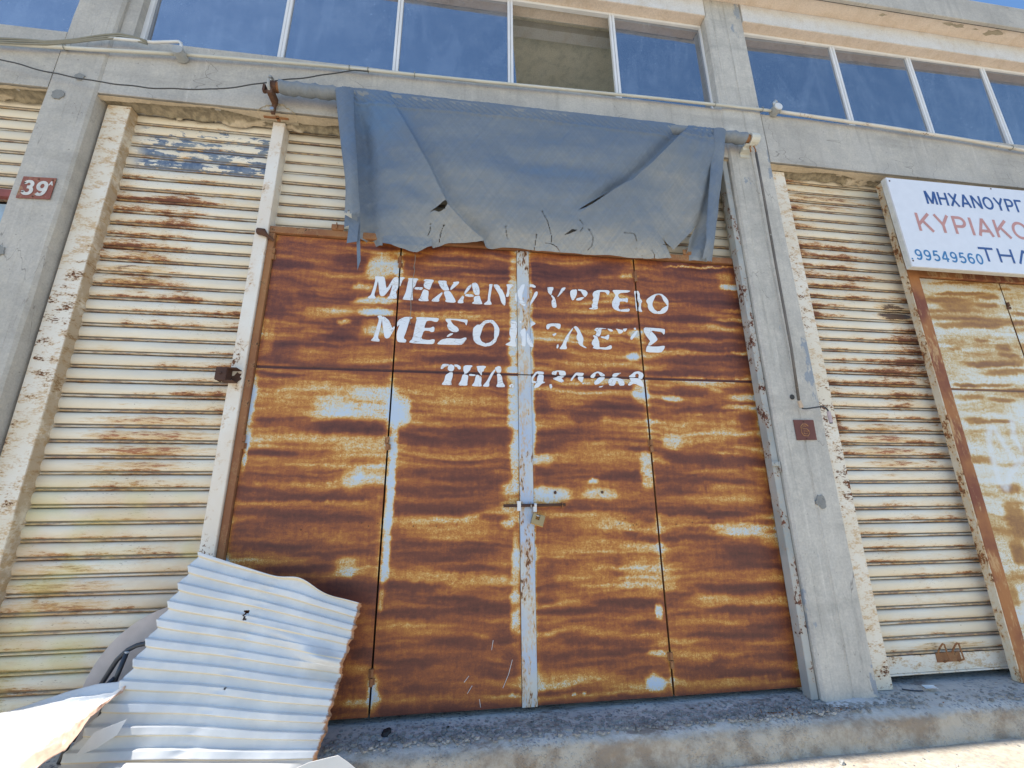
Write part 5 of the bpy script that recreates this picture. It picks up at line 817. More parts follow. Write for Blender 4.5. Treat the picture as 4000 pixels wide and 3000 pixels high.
GL = {  # width, centre lines in a box one unit high
 'Μ': (.86, [[(.08, 0), (.08, 1)], [(.78, 0), (.78, 1)], [(.10, .98), (.43, .04)], [(.76, .98), (.43, .04)]]),
 'Η': (.74, [[(.08, 0), (.08, 1)], [(.66, 0), (.66, 1)], [(.08, .52), (.66, .52)]]),
 'Χ': (.74, [[(.07, 0), (.67, 1)], [(.07, 1), (.67, 0)]]),
 'Α': (.78, [[(.06, 0), (.39, 1)], [(.72, 0), (.39, 1)], [(.17, .30), (.61, .30)]]),
 'Ν': (.76, [[(.08, 0), (.08, 1)], [(.68, 0), (.68, 1)], [(.08, .97), (.68, .03)]]),
 'Ο': (.84, [arc(.42, .5, .345, .43, 90, 450, 36)]),
 'Υ': (.74, [[(.05, 1), (.37, .45)], [(.69, 1), (.37, .45)], [(.37, 0), (.37, .50)]]),
 'Ρ': (.68, [[(.08, 0), (.08, 1)], [(.08, .93), (.34, .93)]+arc(.36, .68, .24, .25, 90, -90, 14)+[(.34, .43), (.08, .43)]]),
 'Γ': (.60, [[(.08, 0), (.08, 1)], [(.08, .925), (.58, .925)]]),
 'Ε': (.64, [[(.08, 0), (.08, 1)], [(.08, .925), (.62, .925)], [(.08, .5), (.56, .5)], [(.08, .075), (.62, .075)]]),
 'Ι': (.20, [[(.10, 0), (.10, 1)]]),
 'Κ': (.76, [[(.08, 0), (.08, 1)], [(.10, .38), (.66, 1)], [(.30, .58), (.70, 0)]]),
 'Τ': (.70, [[(.35, 0), (.35, 1)], [(.02, .925), (.68, .925)]]),
 'Λ': (.74, [[(.05, 0), (.37, 1)], [(.69, 0), (.37, 1)]]),
 '9': (.60, [arc(.30, .67, .215, .26, 0, 360, 26), [(.515, .67)]+arc(.27, .50, .245, .44, 8, -78, 12)+[(.20, .07), (.09, .15)]]),
 '0': (.60, [arc(.30, .5, .22, .43, 90, 450, 30)]),
 '6': (.60, [arc(.30, .33, .215, .26, 0, 360, 26), [(.085, .33)]+arc(.33, .50, .245, .44, 188, 102, 12)+[(.40, .93), (.51, .85)]]),
 '5': (.60, [[(.50, .93), (.16, .93)], [(.17, .96), (.11, .47)], [(.12, .50), (.20, .58)]+arc(.28, .33, .235, .27, 80, -120, 16)+[(.07, .17)]]),
 '4': (.60, [[(.43, 0), (.43, 1)], [(.40, .98), (.05, .30)], [(.02, .27), (.58, .27)]]),
 '3': (.60, [[(.08, .80)]+arc(.27, .73, .20, .20, 160, -80, 14)+[(.22, .53)], [(.24, .53)]+arc(.28, .30, .23, .24, 85, -160, 16)+[(.05, .20)]]),
}
def textmesh(body, x, zb, h, w, mat, parent, y, name='letter', t=.155, gap=.13, upto=99):
    """one mesh per character: flat strokes, each a hair in front of the last"""
    tot = sum(GL[c][0] for c in body)+gap*(len(body)-1); sx_ = w/tot; cx = 0
    for ch in body[:upto]:
        wd, strokes = GL[ch]; mb = MB(); th = t*h/2
        for q, st in enumerate(strokes):
            p = [np.array((x+(cx+a)*sx_, zb+b*h)) for a, b in st]; n = len(p); V = []; yy = y-.0012-.0004*q
            closed = np.linalg.norm(p[0]-p[-1]) < 1e-6
            for i in range(n):
                a_ = p[max(i-1, 0)] if not (closed and i == 0) else p[-2]; b_ = p[min(i+1, n-1)] if not (closed and i == n-1) else p[1]
                d = b_-a_; d = d/np.linalg.norm(d); nx_, nz_ = -d[1], d[0]
                V += [(p[i][0]+nx_*th, yy, p[i][1]+nz_*th), (p[i][0]-nx_*th, yy, p[i][1]-nz_*th)]
            mb.add(V, [(2*i, 2*i+1, 2*i+3, 2*i+2) for i in range(n-1)])
        build(mb, name, mat, parent); cx += wd+gap
textmesh('ΜΗΧΑΝΟΥΡΓΕΙΟ', 4.567, 4.370, .152, 1.46, M['navy'], sg, 3.05, upto=9)
textmesh('ΚΥΡΙΑΚΟΥ', 4.380, 4.048, .203, 1.50, M['salmon'], sg, 3.05, upto=7)
textmesh('99549560', 4.253, 3.724, .115, .755, M['midblue'], sg, 3.05)
build(MB().box(4.203, 4.218, 3.048, 3.049, 3.724, 3.739), 'full_stop', M['midblue'], sg)
textmesh('ΤΗΛ', 4.985, 3.763, .155, .62, M['navy'], sg, 3.05)

# ================================================================ NUMBER PLATES
p39 = thing('number_plate', 'rusty brown plate with white 39A on the left pillar', 'number plate', (-3.135, YF-.01, 3.74), 'number plates on the pillars')
build(MB().poly([(-3.242, 3.932), (-3.026, 3.938), (-3.026, 3.752), (-3.150, 3.748), (-3.245, 3.744)], YF-.010, YF-.006), 'plate', M['plate39'], p39)
textmesh('39', -3.222, 3.775, .125, .160, M['num_white'], p39, YF-.0105, name='numeral', t=.20)
textmesh('Α', -3.060, 3.870, .036, .026, M['num_white'], p39, YF-.0105, name='numeral', t=.2)
for x, z in ((-3.137, 3.917), (-3.045, 3.917), (-3.14, 3.765)): disc('screw', (x, YF-.011, z), .006, M['rust_dark'], p39, dep=.002, n=8, jag=0)
p6 = thing('number_plate', 'dark brown square plate with embossed 6 on the right pillar', 'number plate', (2.836, YF-.01, 2.02), 'number plates on the pillars')
build(MB().poly([(2.746, 2.190), (2.928, 2.193), (2.925, 2.028), (2.745, 2.024)], YF-.010, YF-.006), 'plate', M['plate6'], p6)
def ring(pts, y, r=.0034): return MB().tube([(x, y, z) for x, z in pts], r, 5)
six = [(2.868, 2.140), (2.850, 2.157), (2.820, 2.157), (2.800, 2.135), (2.798, 2.085), (2.812, 2.062), (2.850, 2.060), (2.866, 2.078), (2.866, 2.100), (2.850, 2.118), (2.815, 2.118)]
build(ring(six, YF-.011), 'numeral', M['num_rust'], p6)
build(ring([(2.850, 2.140), (2.825, 2.142), (2.815, 2.13), (2.815, 2.12)], YF-.011, .0026), 'numeral', M['num_rust'], p6)
build(ring([(2.818, 2.078), (2.848, 2.076), (2.850, 2.098), (2.822, 2.102), (2.818, 2.078)], YF-.011, .0026), 'numeral', M['num_rust'], p6)
for z in (2.178, 2.038): disc('screw', (2.834, YF-.011, z), .005, M['rust_dark'], p6, dep=.002, n=8, jag=0)

# ================================================================ CONDUIT, BOXES, CABLES
def pipe_pts(pl, n=60, amp=.004):
    p = lerp_line(pl, n); return [(x, y, z+(random.random()-.5)*amp*.3) for x, y, z in p]
cp = thing('conduit_pipe', 'cream conduit running along the beam above the rusty door', 'pipe', (0, 3.1, 5.3))
build(MB().tube(pipe_pts([(-9, 3.12, 5.09), (-3.7, 3.12, 5.145), (-3.1, 3.12, 5.185), (-2.42, 3.12, 5.245)], 40), .015, 10), 'pipe_length', M['pipe'], cp, smooth=True)
build(MB().tube(pipe_pts([(-2.36, 3.12, 5.248), (-1.2, 3.12, 5.305), (.4, 3.12, 5.345), (1.8, 3.12, 5.385), (3.12, 3.12, 5.405)], 60), .014, 10), 'pipe_length', M['pipe'], cp, smooth=True)
build(MB().tube(pipe_pts([(3.22, 3.12, 5.405), (4.4, 3.12, 5.37), (5.3, 3.12, 5.33), (6.2, 3.12, 5.27), (9, 3.12, 5.10)], 60), .017, 10), 'pipe_length', M['pipe_r'], cp, smooth=True)
for x, z in ((-3.25, 5.178), (-1.02, 5.31), (-.86, 5.316), (-.45, 5.325), (2.5, 5.397), (6.0, 5.285), (3.02, 5.405)):
    build(MB().tube([(x, 3.12+.023*math.cos(t), z+.023*math.sin(t)) for t in np.linspace(0, 6.2832, 13)], .0035, 5, False), 'pipe_clip', M['cable2'], cp)
for x, z, l in ((-2.39, 5.235, 'round grey junction box under the white bent cable on the left'), (3.17, 5.415, 'round grey junction box right of the pillar under the right windows')):
    t = thing('junction_box', l, 'junction box', (x, 3.1, z), 'round junction boxes on the conduit')
    build(MB().tube([(x, 3.155, z), (x, 3.075, z)], .046, 18), 'box_body', M['grey_plastic'], t)
    build(MB().tube([(x, 3.075, z), (x, 3.066, z)], .041, 18), 'lid', M['white_plastic'] if x > 0 else M['grey_plastic'], t)
if True:
    m = MB().tube([(3.15, 3.10, 5.43), (3.145, 3.085, 5.475), (3.155, 3.08, 5.495), (3.175, 3.08, 5.48)], [.016, .018, .014, .008], 8); tag(build(m, 'bent_bracket', M['steel'], smooth=True), 'bent metal tab above the right junction box', 'bracket')
wc = MB().tube(lerp_line([(-2.95, 3.10, 5.305), (-2.80, 3.09, 5.30), (-2.60, 3.09, 5.305), (-2.46, 3.09, 5.335), (-2.41, 3.09, 5.345), (-2.385, 3.09, 5.33), (-2.38, 3.09, 5.27)], 30), .0125, 8)
tag(build(wc, 'white_cable', M['white_plastic'], smooth=True), 'short white bent tube running into the left junction box', 'cable')
m = MB()
for k_ in range(3):
    pts = lerp_line([(-9, 3.10, 5.05), (-3.67, 3.10, 5.135), (-3.35, 3.10, 5.16), (-3.18, 3.10, 5.215), (-3.05, 3.10, 5.27), (-2.87, 3.09, 5.315), (-2.72, 3.09, 5.30), (-2.64, 3.09, 5.275)], 60)
    m.tube([(x, y-.006*k_, z+.011*k_+.006*math.sin(x*9+k_)) for x, y, z in pts], .008, 6)
tag(build(m, 'cable_bundle', M['cable2'], smooth=True), 'sagging bundle of aged grey cables tied over the conduit at the top left', 'cable')
pts = lerp_line([(-4.4, 3.08, 5.06), (-3.9, 3.08, 4.99), (-3.616, 3.08, 4.94), (-3.257, 3.08, 4.862), (-2.905, 3.08, 4.822), (-2.55, 3.08, 4.812), (-2.30, 3.08, 4.835), (-2.039, 3.08, 4.872), (-1.836, 3.08, 4.935), (-1.59, 3.06, 5.005), (-1.30, 3.08, 5.12), (-1.12, 3.09, 5.205), (-.98, 3.10, 5.265), (-.85, 3.11, 5.295)], 90)
tag(build(MB().tube([(x, y, z+.004*math.sin(i*.9)) for i, (x, y, z) in enumerate(pts)], .0052, 6), 'loose_wire', M['cable'], smooth=True), 'single dark wire sagging across the beam to the awning bracket', 'wire')

# ================================================================ AWNING
aw = thing('torn_awning', 'torn faded blue tarpaulin awning hanging from a roller over the rusty door', 'awning', (.6, 3.05, 4.93))
RY, RZ = 3.05, 4.93
m = MB(); V = []; F = []; nx = 120; na = 14
for i in range(nx+1):
    x = -1.53+(2.70+1.53)*i/nx
    for k_ in range(na):
        t = 2*math.pi*k_/na
        r = .054+.006*math.sin(t*1+x*46)+.004*math.sin(x*90+t*3) if (x < -.9 or x > 2.35) else .052
        V.append((x, RY+r*math.cos(t), RZ+r*math.sin(t)))
for i in range(nx):
    for k_ in range(na): F.append((i*na+k_, i*na+(k_+1) % na, (i+1)*na+(k_+1) % na, (i+1)*na+k_))
m.add(V, F); ro = build(m, 'roller_cloth', M['tarp'], aw, smooth=True)
at = ro.data.attributes.new('fade', 'FLOAT', 'POINT'); at.data.foreach_set('value', [.55]*len(ro.data.vertices))
build(MB().tube([(-1.60, RY, RZ), (2.79, RY, RZ)], .040, 14), 'roller_tube', M['rust'], aw, smooth=True)
m = MB().tube([(2.745, RY, RZ), (2.83, RY, RZ)], .056, 16); build(m, 'end_cap', M['pipe'], aw, smooth=False)
m = MB().box(2.70, 2.80, 3.09, 3.148, 4.84, 4.87).box(2.70, 2.80, 3.14, 3.148, 4.80, 5.0).box(2.705, 2.795, 3.05, 3.14, 4.868, 4.876); build(m, 'bracket', M['pipe'], aw, bevel=.002)
m = MB(); m.tube([(-1.60, 3.05+.062*math.cos(t), 4.935+.075*math.sin(t)) for t in np.linspace(0, 6.2832, 17)], .012, 6, False); build(m, 'bracket_ring', M['grey_plastic'], aw)
m = MB().box(-1.615, -1.575, 3.02, 3.148, 4.835, 4.90).box(-1.612, -1.582, 3.125, 3.148, 4.74, 4.90).box(-1.66, -1.64, 3.03, 3.07, 4.87, 4.93).box(-1.66, -1.60, 3.04, 3.06, 4.865, 4.885).tube([(-1.60, 3.05, 4.93), (-1.555, 3.05, 4.93)], .045, 10); build(m, 'bracket', M['rust_dark'], aw, bevel=.002)
m = MB().tube([(-1.597, 3.12, 4.765), (-1.597, 3.105, 4.765)], .016, 8); build(m, 'bracket_bolt', M['steel'], aw)
# cloth
nxc, nzc = 440, 320
top = lerp_line(TT, nxc); tb = lerp_line(TB, nxc)
# bottom is resampled by x so its ragged outline lines up with the columns
bx = np.linspace(TB[0][0], TB[-1][0], nxc); bz = np.interp(bx, [p[0] for p in TB], [p[1] for p in TB])
bz = bz + (fbm(bx*14, bx*0, 4)-.5)*np.where((bx > -.1) & (bx < 1.7), .004, .018)
tx = np.linspace(TT[0][0], TT[-1][0], nxc); tz = np.full(nxc, 4.955)
v = np.linspace(0, 1, nzc)[:, None]
X = tx[None]*(1-v)+bx[None]*v; Z = tz[None]*(1-v)+bz[None]*v
sag = v**1.15
Yc = 2.995+(3.235-2.995)*sag
# narrow bulge and folds
dA, pA = polydist(X, Z, FA); dB, pB = polydist(X, Z, FB); dC, pC = polydist(X, Z, FC)
def onlen(p): return np.clip(p/.12, 0, 1)*np.clip((1.02-p)/.06, 0, 1)
# fold A: cloth left of the line stands proud and drops sharply across it (positive d = left of walk = east when walking down)
sideA = -dA
west = np.where(sideA > 0, np.exp(-sideA/.16), np.exp(sideA/.012))
Yc = Yc - .078*west*np.clip(pA/.15, 0, 1)*(.25+.95*pA)
east = np.where(sideA < 0, np.exp(-((-sideA-.05)/.06)**2), 0)
Yc = Yc + .045*east*pA
sideB = dB
lowr = np.where(sideB > 0, np.exp(-sideB/.20), np.exp(sideB/.014))
TOPW = np.clip((4.93-Z)/.16, 0, 1)
Yc = Yc - .082*lowr*np.clip(pB/.1, 0, 1)*np.clip((1.0-pB)/.2, 0, 1)*TOPW
Yc = Yc + .040*np.where(sideB < 0, np.exp(-((-sideB-.04)/.05)**2), 0)*np.clip((1.0-pB)/.2, 0, 1)
Yc = Yc + .045*np.exp(-(dC/.045)**2)*np.clip(v*3, 0, 1)*np.clip((X-1.5)/.3, 0, 1)
Yc = Yc + .075*np.exp(-((X+.86-.10*(4.9-Z))/.07)**2)*np.clip(v*4, 0, 1)
# radial wrinkles from the top corners, swags and crumple
for ox, oz, amp, fr in ((-.95, 5.0, .007, 24), (2.30, 5.05, .009, 22)):
    an = np.arctan2(X-ox, oz-Z+.05); rr = np.hypot(X-ox, Z-oz)
    Yc += amp*np.sin(an*fr+fbm(X*2, Z*2, 7)*5)*np.exp(-((rr-.7)/.55)**2)*np.clip(1.2-np.abs(an), 0, 1)
Yc += (fbm(X*6, Z*6, 91, 4)-.5)*.034*(.3+.7*v) + (fbm(X*2.5+Z*1.5, Z*1.2, 93, 3)-.5)*.05*np.clip(v*3, 0, 1) + (fbm((X-Z)*17, (X+Z)*5, 45, 3)-.5)*.008
Yc -= .010*np.exp(-((Z-4.83-.01*np.sin(X*3))/.012)**2)       # stitched hem line
Yc += .004*np.sin((X+Z*1.5)*95)*np.exp(-((Z-4.87)/.05)**2)
Yc += (bz[None] < 3.62)*np.clip((3.70-Z)/.1, 0, 1)*-.045
fade = .20 + .36*v**1.4*np.ones_like(X) + (fbm(X*.9+3, Z*4.2, 12, 5)-.5)*.62 + np.clip((3.90-Z)/.2, 0, 1)*.24*(fbm(X*3, Z*5, 5) > .0) 
fade += .28*np.exp(-((X-1.95)/.35)**2-((Z-4.25)/.30)**2) + .22*np.exp(-((X+.10)/.28)**2-((Z-3.93)/.13)**2) + .18*np.exp(-((X+.60)/.2)**2-((Z-4.2)/.12)**2)
fade -= .28*np.exp(-((X-.9)/.55)**2-((Z-4.38)/.07)**2) + .20*np.exp(-((X+.33)/.22)**2-((Z-4.04+.5*(X+.33))/.05)**2)+ .15*np.exp(-((X+.7)/.2)**2)
cxm = (X[:-1, :-1]+X[1:, 1:])/2; czm = (Z[:-1, :-1]+Z[1:, 1:])/2
keep = np.ones(cxm.shape, bool)
for t in TEARS: keep &= ~inpoly(cxm, czm, t)
for c in CRACKS:
    d, p = polydist(cxm, czm, c); keep &= ~(np.abs(d) < .0021+.0030*(1-p)*(vnoise(p*9, p*0, 3) > .35))
gridmesh('tarpaulin', np.stack([X, Yc, Z], -1), M['tarp'], aw, keep=keep, attrs={'fade': fade})
# rolled hem strip on the left, torn open at its foot
def strip(name, Lp, Rp, bulge, n=70, mseg=16, jag=0, fadev=.30, curl=0):
    L = lerp_line(Lp, n); R = lerp_line(Rp, n); P = np.zeros((n, mseg, 3)); t = np.linspace(0, 1, n)
    for j in range(mseg):
        u = j/(mseg-1); P[:, j, 0] = L[:, 0]*(1-u)+R[:, 0]*u; P[:, j, 2] = L[:, 2]*(1-u)+R[:, 2]*u
        P[:, j, 1] = L[:, 1]*(1-u)+R[:, 1]*u - bulge*math.sin(math.pi*u)**.7 + curl*u*t
    P[:, :, 1] += (fbm(P[:, :, 0]*14, P[:, :, 2]*5, 3)-.5)*.028*np.clip(t*5, 0, 1)[:, None]
    P[-1, :, 2] += (np.random.RandomState(3).rand(mseg)-.5)*jag; P[-2, :, 2] += (np.random.RandomState(5).rand(mseg)-.5)*jag*.5
    return gridmesh(name, P, M['tarp'], aw, attrs={'fade': np.full((n, mseg), fadev)+(fbm(P[:, :, 0]*5, P[:, :, 2]*3, 8)-.5)*.5+.25*t[:, None]**3})
strip('hem_strip', HL, HR, .028, jag=.05, fadev=.22)
def flap(name, pts, y, fadev):
    o = build(MB().poly(pts, y, y+.002), name, M['tarp'], aw); at = o.data.attributes.new('fade', 'FLOAT', 'POINT'); at.data.foreach_set('value', [fadev]*len(o.data.vertices)); return o
flap('torn_flap', [TAIL[0][0], TAIL[0][1], TAIL[0][2], TAIL[0][3], TAIL[0][4], (-.80, 3.72)], 3.10, .3)
tl = TAIL[1]; flap('torn_flap', tl, 3.12, .35)
strip('hem_strip', RHL, RHR, .020, jag=.03, fadev=.30, curl=.02)
m = MB(); p = lerp_line([(a, b) for a, b in THREAD], 26)
m.tube([(x+.003*math.sin(i), 3.27, z) for i, (x, z) in enumerate(p)], .0022, 4); build(m, 'loose_thread', M['cable2'], aw)

# ================================================================ CRANK ROD
ck = thing('crank_rod', 'long steel crank rod with bent handle hooked beside the right pillar number plate', 'crank', (2.80, 3.09, 2.2))
build(MB().tube([(2.812, 3.07, 4.80), (2.822, 3.085, 4.4), (2.822, 3.10, 3.6), (2.815, 3.10, 2.8), (2.788, 3.095, 2.345)], .0105, 8), 'rod', M['rod'], ck, smooth=True, label='thin rod with peeling paint')
build(MB().tube(lerp_line([(2.76, 3.07, 4.80), (2.757, 3.07, 4.85), (2.775, 3.07, 4.885), (2.80, 3.07, 4.875), (2.812, 3.07, 4.84), (2.812, 3.07, 4.79)], 14), .0065, 7), 'hook', M['rust'], ck, smooth=True)
build(MB().tube([(2.79, 3.06, 4.93), (2.785, 3.065, 4.90), (2.79, 3.07, 4.885)], .006, 6), 'eye', M['rust_dark'], ck)
build(MB().tube([(2.790, 3.095, 2.340), (2.803, 3.095, 2.283)], [.015, .0165], 12), 'grip', M['wood'], ck)
build(MB().tube(lerp_line([(2.803, 3.095, 2.285), (2.810, 3.095, 2.276), (2.84, 3.092, 2.275), (2.91, 3.088, 2.285), (2.975, 3.08, 2.294), (3.00, 3.08, 2.288), (3.018, 3.08, 2.27), (3.024, 3.08, 2.245)], 26), .0062, 8), 'crank_arm', M['black_tube'], ck, smooth=True)
build(MB().tube([(3.024, 3.08, 2.252), (3.027, 3.08, 2.160)], .0145, 12), 'grip', M['pink_grip'], ck); build(MB().tube([(3.027, 3.08, 2.160), (3.027, 3.08, 2.154)], .012, 12), 'grip_end', M['black_tube'], ck)
# track bracket by the door
m = MB().box(2.51, 2.575, 3.165, 3.184, 1.82, 1.855).box(2.568, 2.576, 3.16, 3.184, 1.775, 1.855).tube([(2.535, 3.155, 1.838), (2.535, 3.166, 1.838)], .008, 7); tag(build(m, 'track_clip', M['track'], bevel=.002), 'small bolted clip on the blue grey channel right of the door', 'bracket')

# ================================================================ SCRAP PILE
def corrugated():
    TL, TR, BR, BL = (np.array(p) for p in ((-1.575, 3.135, 1.268), (-.550, 3.10, .945), (-.725, 2.885, .020), (-2.010, 2.800, .060)))
    nu, nv = 110, 460
    u = np.linspace(0, 1, nu)[None, :, None]; v = np.linspace(0, 1, nv)[:, None, None]
    P = (TL*(1-u)+TR*u)*(1-v)+(BL*(1-u)+BR*u)*v
    # even spacing of ribs in real distance
    e1 = TR-TL; e2 = BL-TL; nrm = np.cross(e1, e2); nrm /= np.linalg.norm(nrm)
    if nrm[1] > 0: nrm = -nrm
    U = np.repeat(u[..., 0], nv, 0); V_ = np.repeat(v[..., 0], nu, 1)
    ph = V_*13.0 + .35 + .55*(fbm(U*1.3, V_*1.5, 61, 2)-.5)
    f = ph-np.floor(ph)
    # trapezoid rib: wide flat, short slopes
    h = np.clip(np.minimum((f-.0)/.09, (.55-f)/.12), 0, 1); h = h*h*(3-2*h)
    flat = 1-.75*np.exp(-((V_-.26-.10*(U-.5))/.10)**2)*np.clip((U-.45)/.3, 0, 1)
    disp = h*.024*flat
    disp += .050*(fbm(U*2.2, V_*2.6, 4)-.5) + .006*(fbm(U*9, V_*9, 14)-.5)
    P[..., 1] -= 1.5*np.clip(V_-.66, 0, 1)**2*(1-.45*U)
    # dent, crease half way along and crumple at the torn right edge
    crx = .47-.05*V_; disp += -.012*np.exp(-((U-crx)/.035)**2)*(.5+.5*np.sin(ph*6.28))
    disp += .075*np.exp(-((U-.88)/.10)**2-((V_-.32-.10*(U-.8))/.035)**2) - .060*np.exp(-((U-.93)/.11)**2-((V_-.40)/.04)**2) + .02*np.exp(-((U-.72)/.2)**2-((V_-.24-.12*(U-.5))/.03)**2)
    P = P + nrm*disp[..., None]
    lx = P[:, 0, 0].copy(); lz = P[:, 0, 2]
    P[..., 0] += ((np.interp(lz, [.06, .405, .501, .645, 1.023, 1.268], [-2.02, -1.865, -1.820, -1.750, -1.640, -1.575])-lx)[:, None])*(1-U)**1.5
    wav = np.cos(ph*6.283)
    P[..., 0] += -.012*np.exp(-U/.04)*wav*1.0 + np.exp(-(1-U)/.03)*((fbm(V_*30, U*0, 2)-.5)*.035)
    P[..., 2] += .035*np.exp(-((U-.62)/.10)**2)*np.exp(-V_/.03) - .01*np.exp(-((U-.8)/.10)**2)*np.exp(-V_/.03)
    rib = np.exp(-((f-.49)/.055)**2)+.0*f
    edge = np.exp(-(1-U)/.035)*1.0
    cx = (U[:-1, :-1]+U[1:, 1:])/2; cv = (V_[:-1, :-1]+V_[1:, 1:])/2
    keep = ~(inpoly(cx, cv, [(.385, .185), (.415, .180), (.405, .205), (.425, .225), (.408, .228), (.395, .205)]))
    for (a, b, r) in ((.47, .515, .006), (.40, .865, .007), (.55, .92, .006)): keep &= ~(np.hypot(cx-a, (cv-b)) < r)
    o = gridmesh('corrugated_sheet', P, M['corr'], keep=keep, attrs={'rib': rib, 'edge': edge}, solid=.0012)
    tag(o, 'large white corrugated metal sheet leaning on the cream post and rusty door', 'metal sheet', 'scrap metal sheets piled at the left')
corrugated()
def crumpled():
    n = 120; c = lerp_line(CC, n); b = lerp_line(CB, n); f = lerp_line(CF, n)
    rows = []
    for t in np.linspace(0, 1, 14): rows.append(b*(1-t)+c*t)
    for t in np.linspace(0, 1, 60)[1:]: rows.append(c*(1-t)+f*t)
    P = np.array(rows); s = np.linspace(0, 1, n)[None]; r = np.linspace(0, 1, len(rows))[:, None]
    P[..., 2] += (fbm(s*7+r*0, r*5, 6)-.5)*.035*np.clip(r*4, .15, 1) + .015*np.exp(-((r-.19)/.03)**2)
    P[-1, :, 0] += 0
    jag = (fbm(s*26, s*0, 9)-.5); P[-1, :, 2] += jag[0]*.02; P[-1, :, 1] += jag[0]*.03
    edge = np.clip(1-(1-r)/.42, 0, 1)*np.ones_like(s)*np.clip(s*2, .2, 1)+np.exp(-(1-s)/.06)*.6
    o = gridmesh('bent_sheet', P, M['crum'], attrs={'edge': edge}, solid=.002)
    tag(o, 'bent white sheet with torn rusty edge lying over the pile at the lower left', 'metal sheet', 'scrap metal sheets piled at the left')
crumpled()
# small folded offcut below it
m = MB().poly([(-1.735, .470), (-1.60, .515), (-1.63, .45), (-1.71, .40), (-1.80, .37)], 2.78, 2.782); tag(build(m, 'sheet_offcut', M['corr']), 'small folded sheet offcut sticking out under the bent sheet', 'metal sheet', 'scrap metal sheets piled at the left')
# ribbed offcuts at the bottom edge, in the sun
def ribs(name, label, c, ex, ey, nr, hgt, mat, nu=8):
    c, ex, ey = (np.array(a, float) for a in (c, ex, ey)); nrm = np.cross(ex, ey); nrm /= np.linalg.norm(nrm)
    if nrm[2] < 0: nrm = -nrm
    u = np.linspace(0, 1, nu)[None, :]; v = np.linspace(0, 1, 90)[:, None]
    f = (v*nr) % 1; h = np.clip(np.minimum(f/.15, (.5-f)/.15), 0, 1)
    P = c+u[..., None]*ex+v[..., None]*ey+(h*hgt+0*u)[..., None]*nrm
    o = gridmesh(name, P, mat, attrs={'rib': np.zeros((90, nu)), 'edge': np.zeros((90, nu))}, solid=.0012); tag(o, label, 'metal sheet', 'scrap metal sheets piled at the left')
ribs('corrugated_sheet', 'ribbed white offcut under the bent sheet at the bottom left corner', (-2.10, 2.50, .20), (.85, -.35, .06), (-.05, .40, .10), 4, .02, M['corr'])
ribs('corrugated_sheet', 'sunlit white sheet lying flat at the bottom edge below the leaning sheet', (-1.75, 2.30, .28), (.95, .06, -.10), (.05, .52, .04), 5, .02, M['corr'])
m = MB(); pts = [(-.72, .405), (-.60, .445), (-.48, .462), (-.43, .43), (-.37, .385), (-.36, .30), (-.75, .30)]
V = [(x, 2.40, z) for x, z in pts]+[(x-.02, 2.405, z-.01) for x, z in pts]; n = len(pts)
tag(build(MB().poly(pts, 2.40, 2.403), 'cream_panel', M['crum']), 'curved cream sheet corner rising in at the bottom edge right of the leaning sheet', 'metal sheet', 'scrap metal sheets piled at the left')
o = bpy.data.objects['cream_panel']; at = o.data.attributes.new('edge', 'FLOAT', 'POINT')
# round laminate top leaning on the shutter
m = MB(); c0 = (-1.565, .44); R = .535; pts = []
for i in range(90):
    t = 2*math.pi*i/90; x = c0[0]+R*math.cos(t); z = c0[1]+R*math.sin(t)
    if z > .235: pts.append((x, z))
pts.sort(key=lambda p: -math.atan2(p[1]-c0[1], p[0]-c0[0]) if True else 0)
tt = build(MB().poly([(x, z) for x, z in pts], 3.17, 3.185), 'round_tabletop', M['card'], bevel=.002); tag(tt, 'round beige tabletop standing against the left shutter behind the sheets', 'tabletop')
ch = thing('tube_frame', 'black bent tube frame in front of the round tabletop', 'chair frame', (-1.85, 3.08, .22))
build(MB().tube(lerp_line([(-1.55, 3.08, .80), (-1.70, 3.08, .785), (-1.79, 3.08, .775), (-1.84, 3.08, .75), (-1.885, 3.08, .70), (-1.94, 3.08, .58), (-2.02, 3.08, .38), (-2.06, 3.08, .22)], 40), .0135, 10), 'bent_tube', M['black_tube'], ch, smooth=True)
build(MB().tube([(-1.828, 3.06, .742), (-1.86, 3.06, .60), (-1.92, 3.06, .32)], .0125, 10), 'leg', M['black_tube'], ch, smooth=True)
build(MB().tube([(-1.86, 3.05, .62), (-1.90, 3.05, .58), (-2.0, 3.05, .33)], .011, 10), 'leg', M['black_tube'], ch, smooth=True)
build(MB().tube([(-1.828, 3.06, .742), (-1.827, 3.06, .746)], .0115, 10), 'tube_plug', M['white_plastic'], ch)
# ================================================================ DEBRIS
def chip(mb, x, y, z, s):
    n = 6; V = []; 
    for j in (-1, 1):
        for i in range(n):
            t = 2*math.pi*i/n+j*.3; r = s*(.6+.5*random.random())
            V.append((x+r*math.cos(t)*(1.2-.3*(j+1)/2), y+r*math.sin(t), z+(j+1)/2*s*.8))
    mb.add(V, [tuple(range(n))[::-1], tuple(range(n, 2*n))]+[(i, (i+1) % n, n+(i+1) % n, n+i) for i in range(n)])
m = MB()
for i in range(2600):
    x = random.choice([random.gauss(2.3, .5), random.gauss(1.2, .7), random.gauss(.1, .6), random.uniform(-.6, 6)]); y = random.triangular(3.0, 3.28, 3.08)
    chip(m, x, y, .186+.012*min(1, (y-3.0)/.15), random.choice([.004, .005, .007, .009, .012, .016]))
o = build(m, 'gravel', M['stone']); o['kind'] = 'stuff'; o['label'] = 'small pale chips strewn on the step'
m = MB()
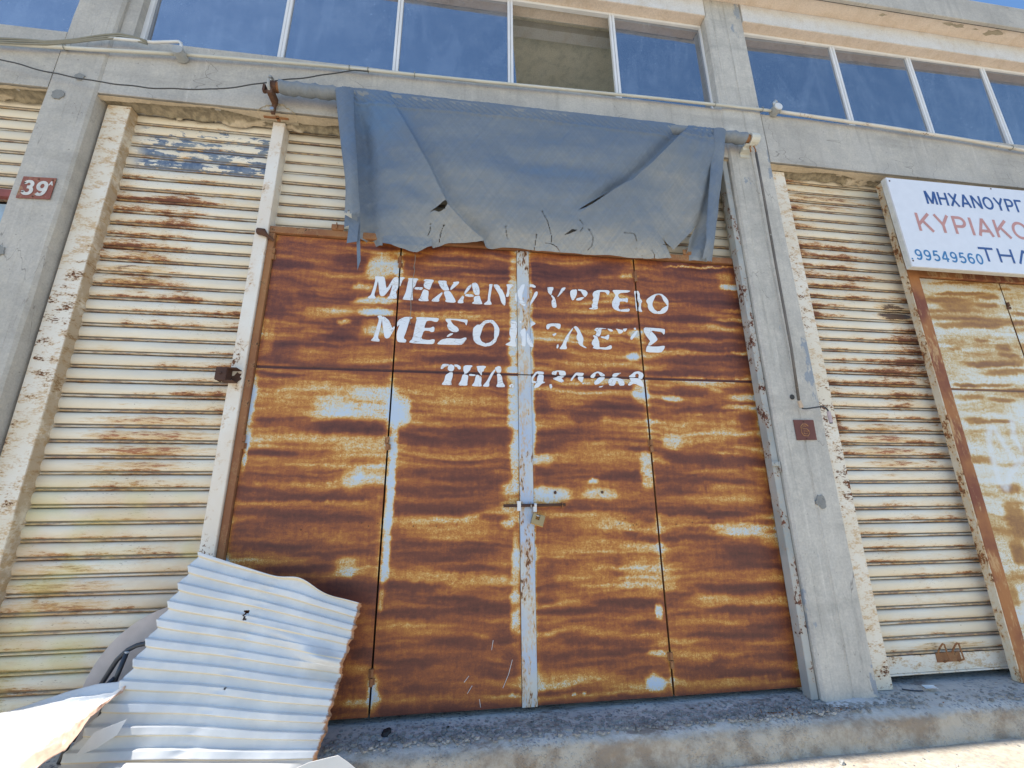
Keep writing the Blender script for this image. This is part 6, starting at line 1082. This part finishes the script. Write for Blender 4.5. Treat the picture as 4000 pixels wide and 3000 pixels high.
for i in range(350):
    x = random.choice([random.gauss(2.25, .18), random.gauss(2.6, .25)]); y = random.uniform(3.05, 3.26)
    chip(m, x, y, .192, random.choice([.003, .005, .007]))
o = build(m, 'rust_flakes', M['rust']); o['kind'] = 'stuff'; o['label'] = 'rust flakes gathered by the right pillar foot'
m = MB()
for i in range(40):
    x = random.choice([random.gauss(2.4, .4), random.uniform(-.5, 6)]); y = random.uniform(3.0, 3.25); a_ = random.uniform(0, 3.1); l_ = random.uniform(.015, .05)
    m.tube([(x, y, .204), (x+l_*.5*math.cos(a_), y+l_*.5*math.sin(a_), .209), (x+l_*math.cos(a_+.3), y+l_*math.sin(a_+.3), .205)], .0013, 4)
o = build(m, 'dry_twigs', M['wood']); o['kind'] = 'stuff'; o['label'] = 'dry twig bits littered on the step'
m = MB()
for i in range(500):
    x = random.uniform(-.4, 5.5); y = random.uniform(1.9, 2.93); chip(m, x, y, .0, random.choice([.004, .006, .009]))
o = build(m, 'road_grit', M['stone']); o['kind'] = 'stuff'; o['label'] = 'grit on the road below the kerb'
m = MB(); chip(m, -.36, 3.17, .198, .030); chip(m, -.35, 3.168, .212, .022); tag(build(m, 'black_lump', M['black'], bevel=.003), 'black lump of stone on the step below the left door leaves', 'stone')
m = MB(); chip(m, 2.40, 2.86, .002, .022); tag(build(m, 'pale_pebble', M['stone'], bevel=.002), 'round pale pebble on the road at the foot of the kerb', 'stone')
m = MB(); V = [(3.46, 3.19, .225), (3.50, 3.15, .240), (3.545, 3.17, .222), (3.55, 3.21, .236), (3.50, 3.22, .208), (3.475, 3.235, .232)]
m.add(V, [(0, 1, 4), (1, 2, 4), (2, 3, 4), (3, 5, 4), (5, 0, 4)]); tag(build(m, 'paper_scrap', M['paper']), 'crumpled white paper scrap on the step before the narrow shutter', 'paper')
m = MB().tube(lerp_line([(3.31, 3.24, .212), (3.36, 3.20, .214), (3.43, 3.19, .212)], 8), .005, 5); tag(build(m, 'black_strip', M['black_tube']), 'short black strip on the step beside the paper scrap', 'litter')
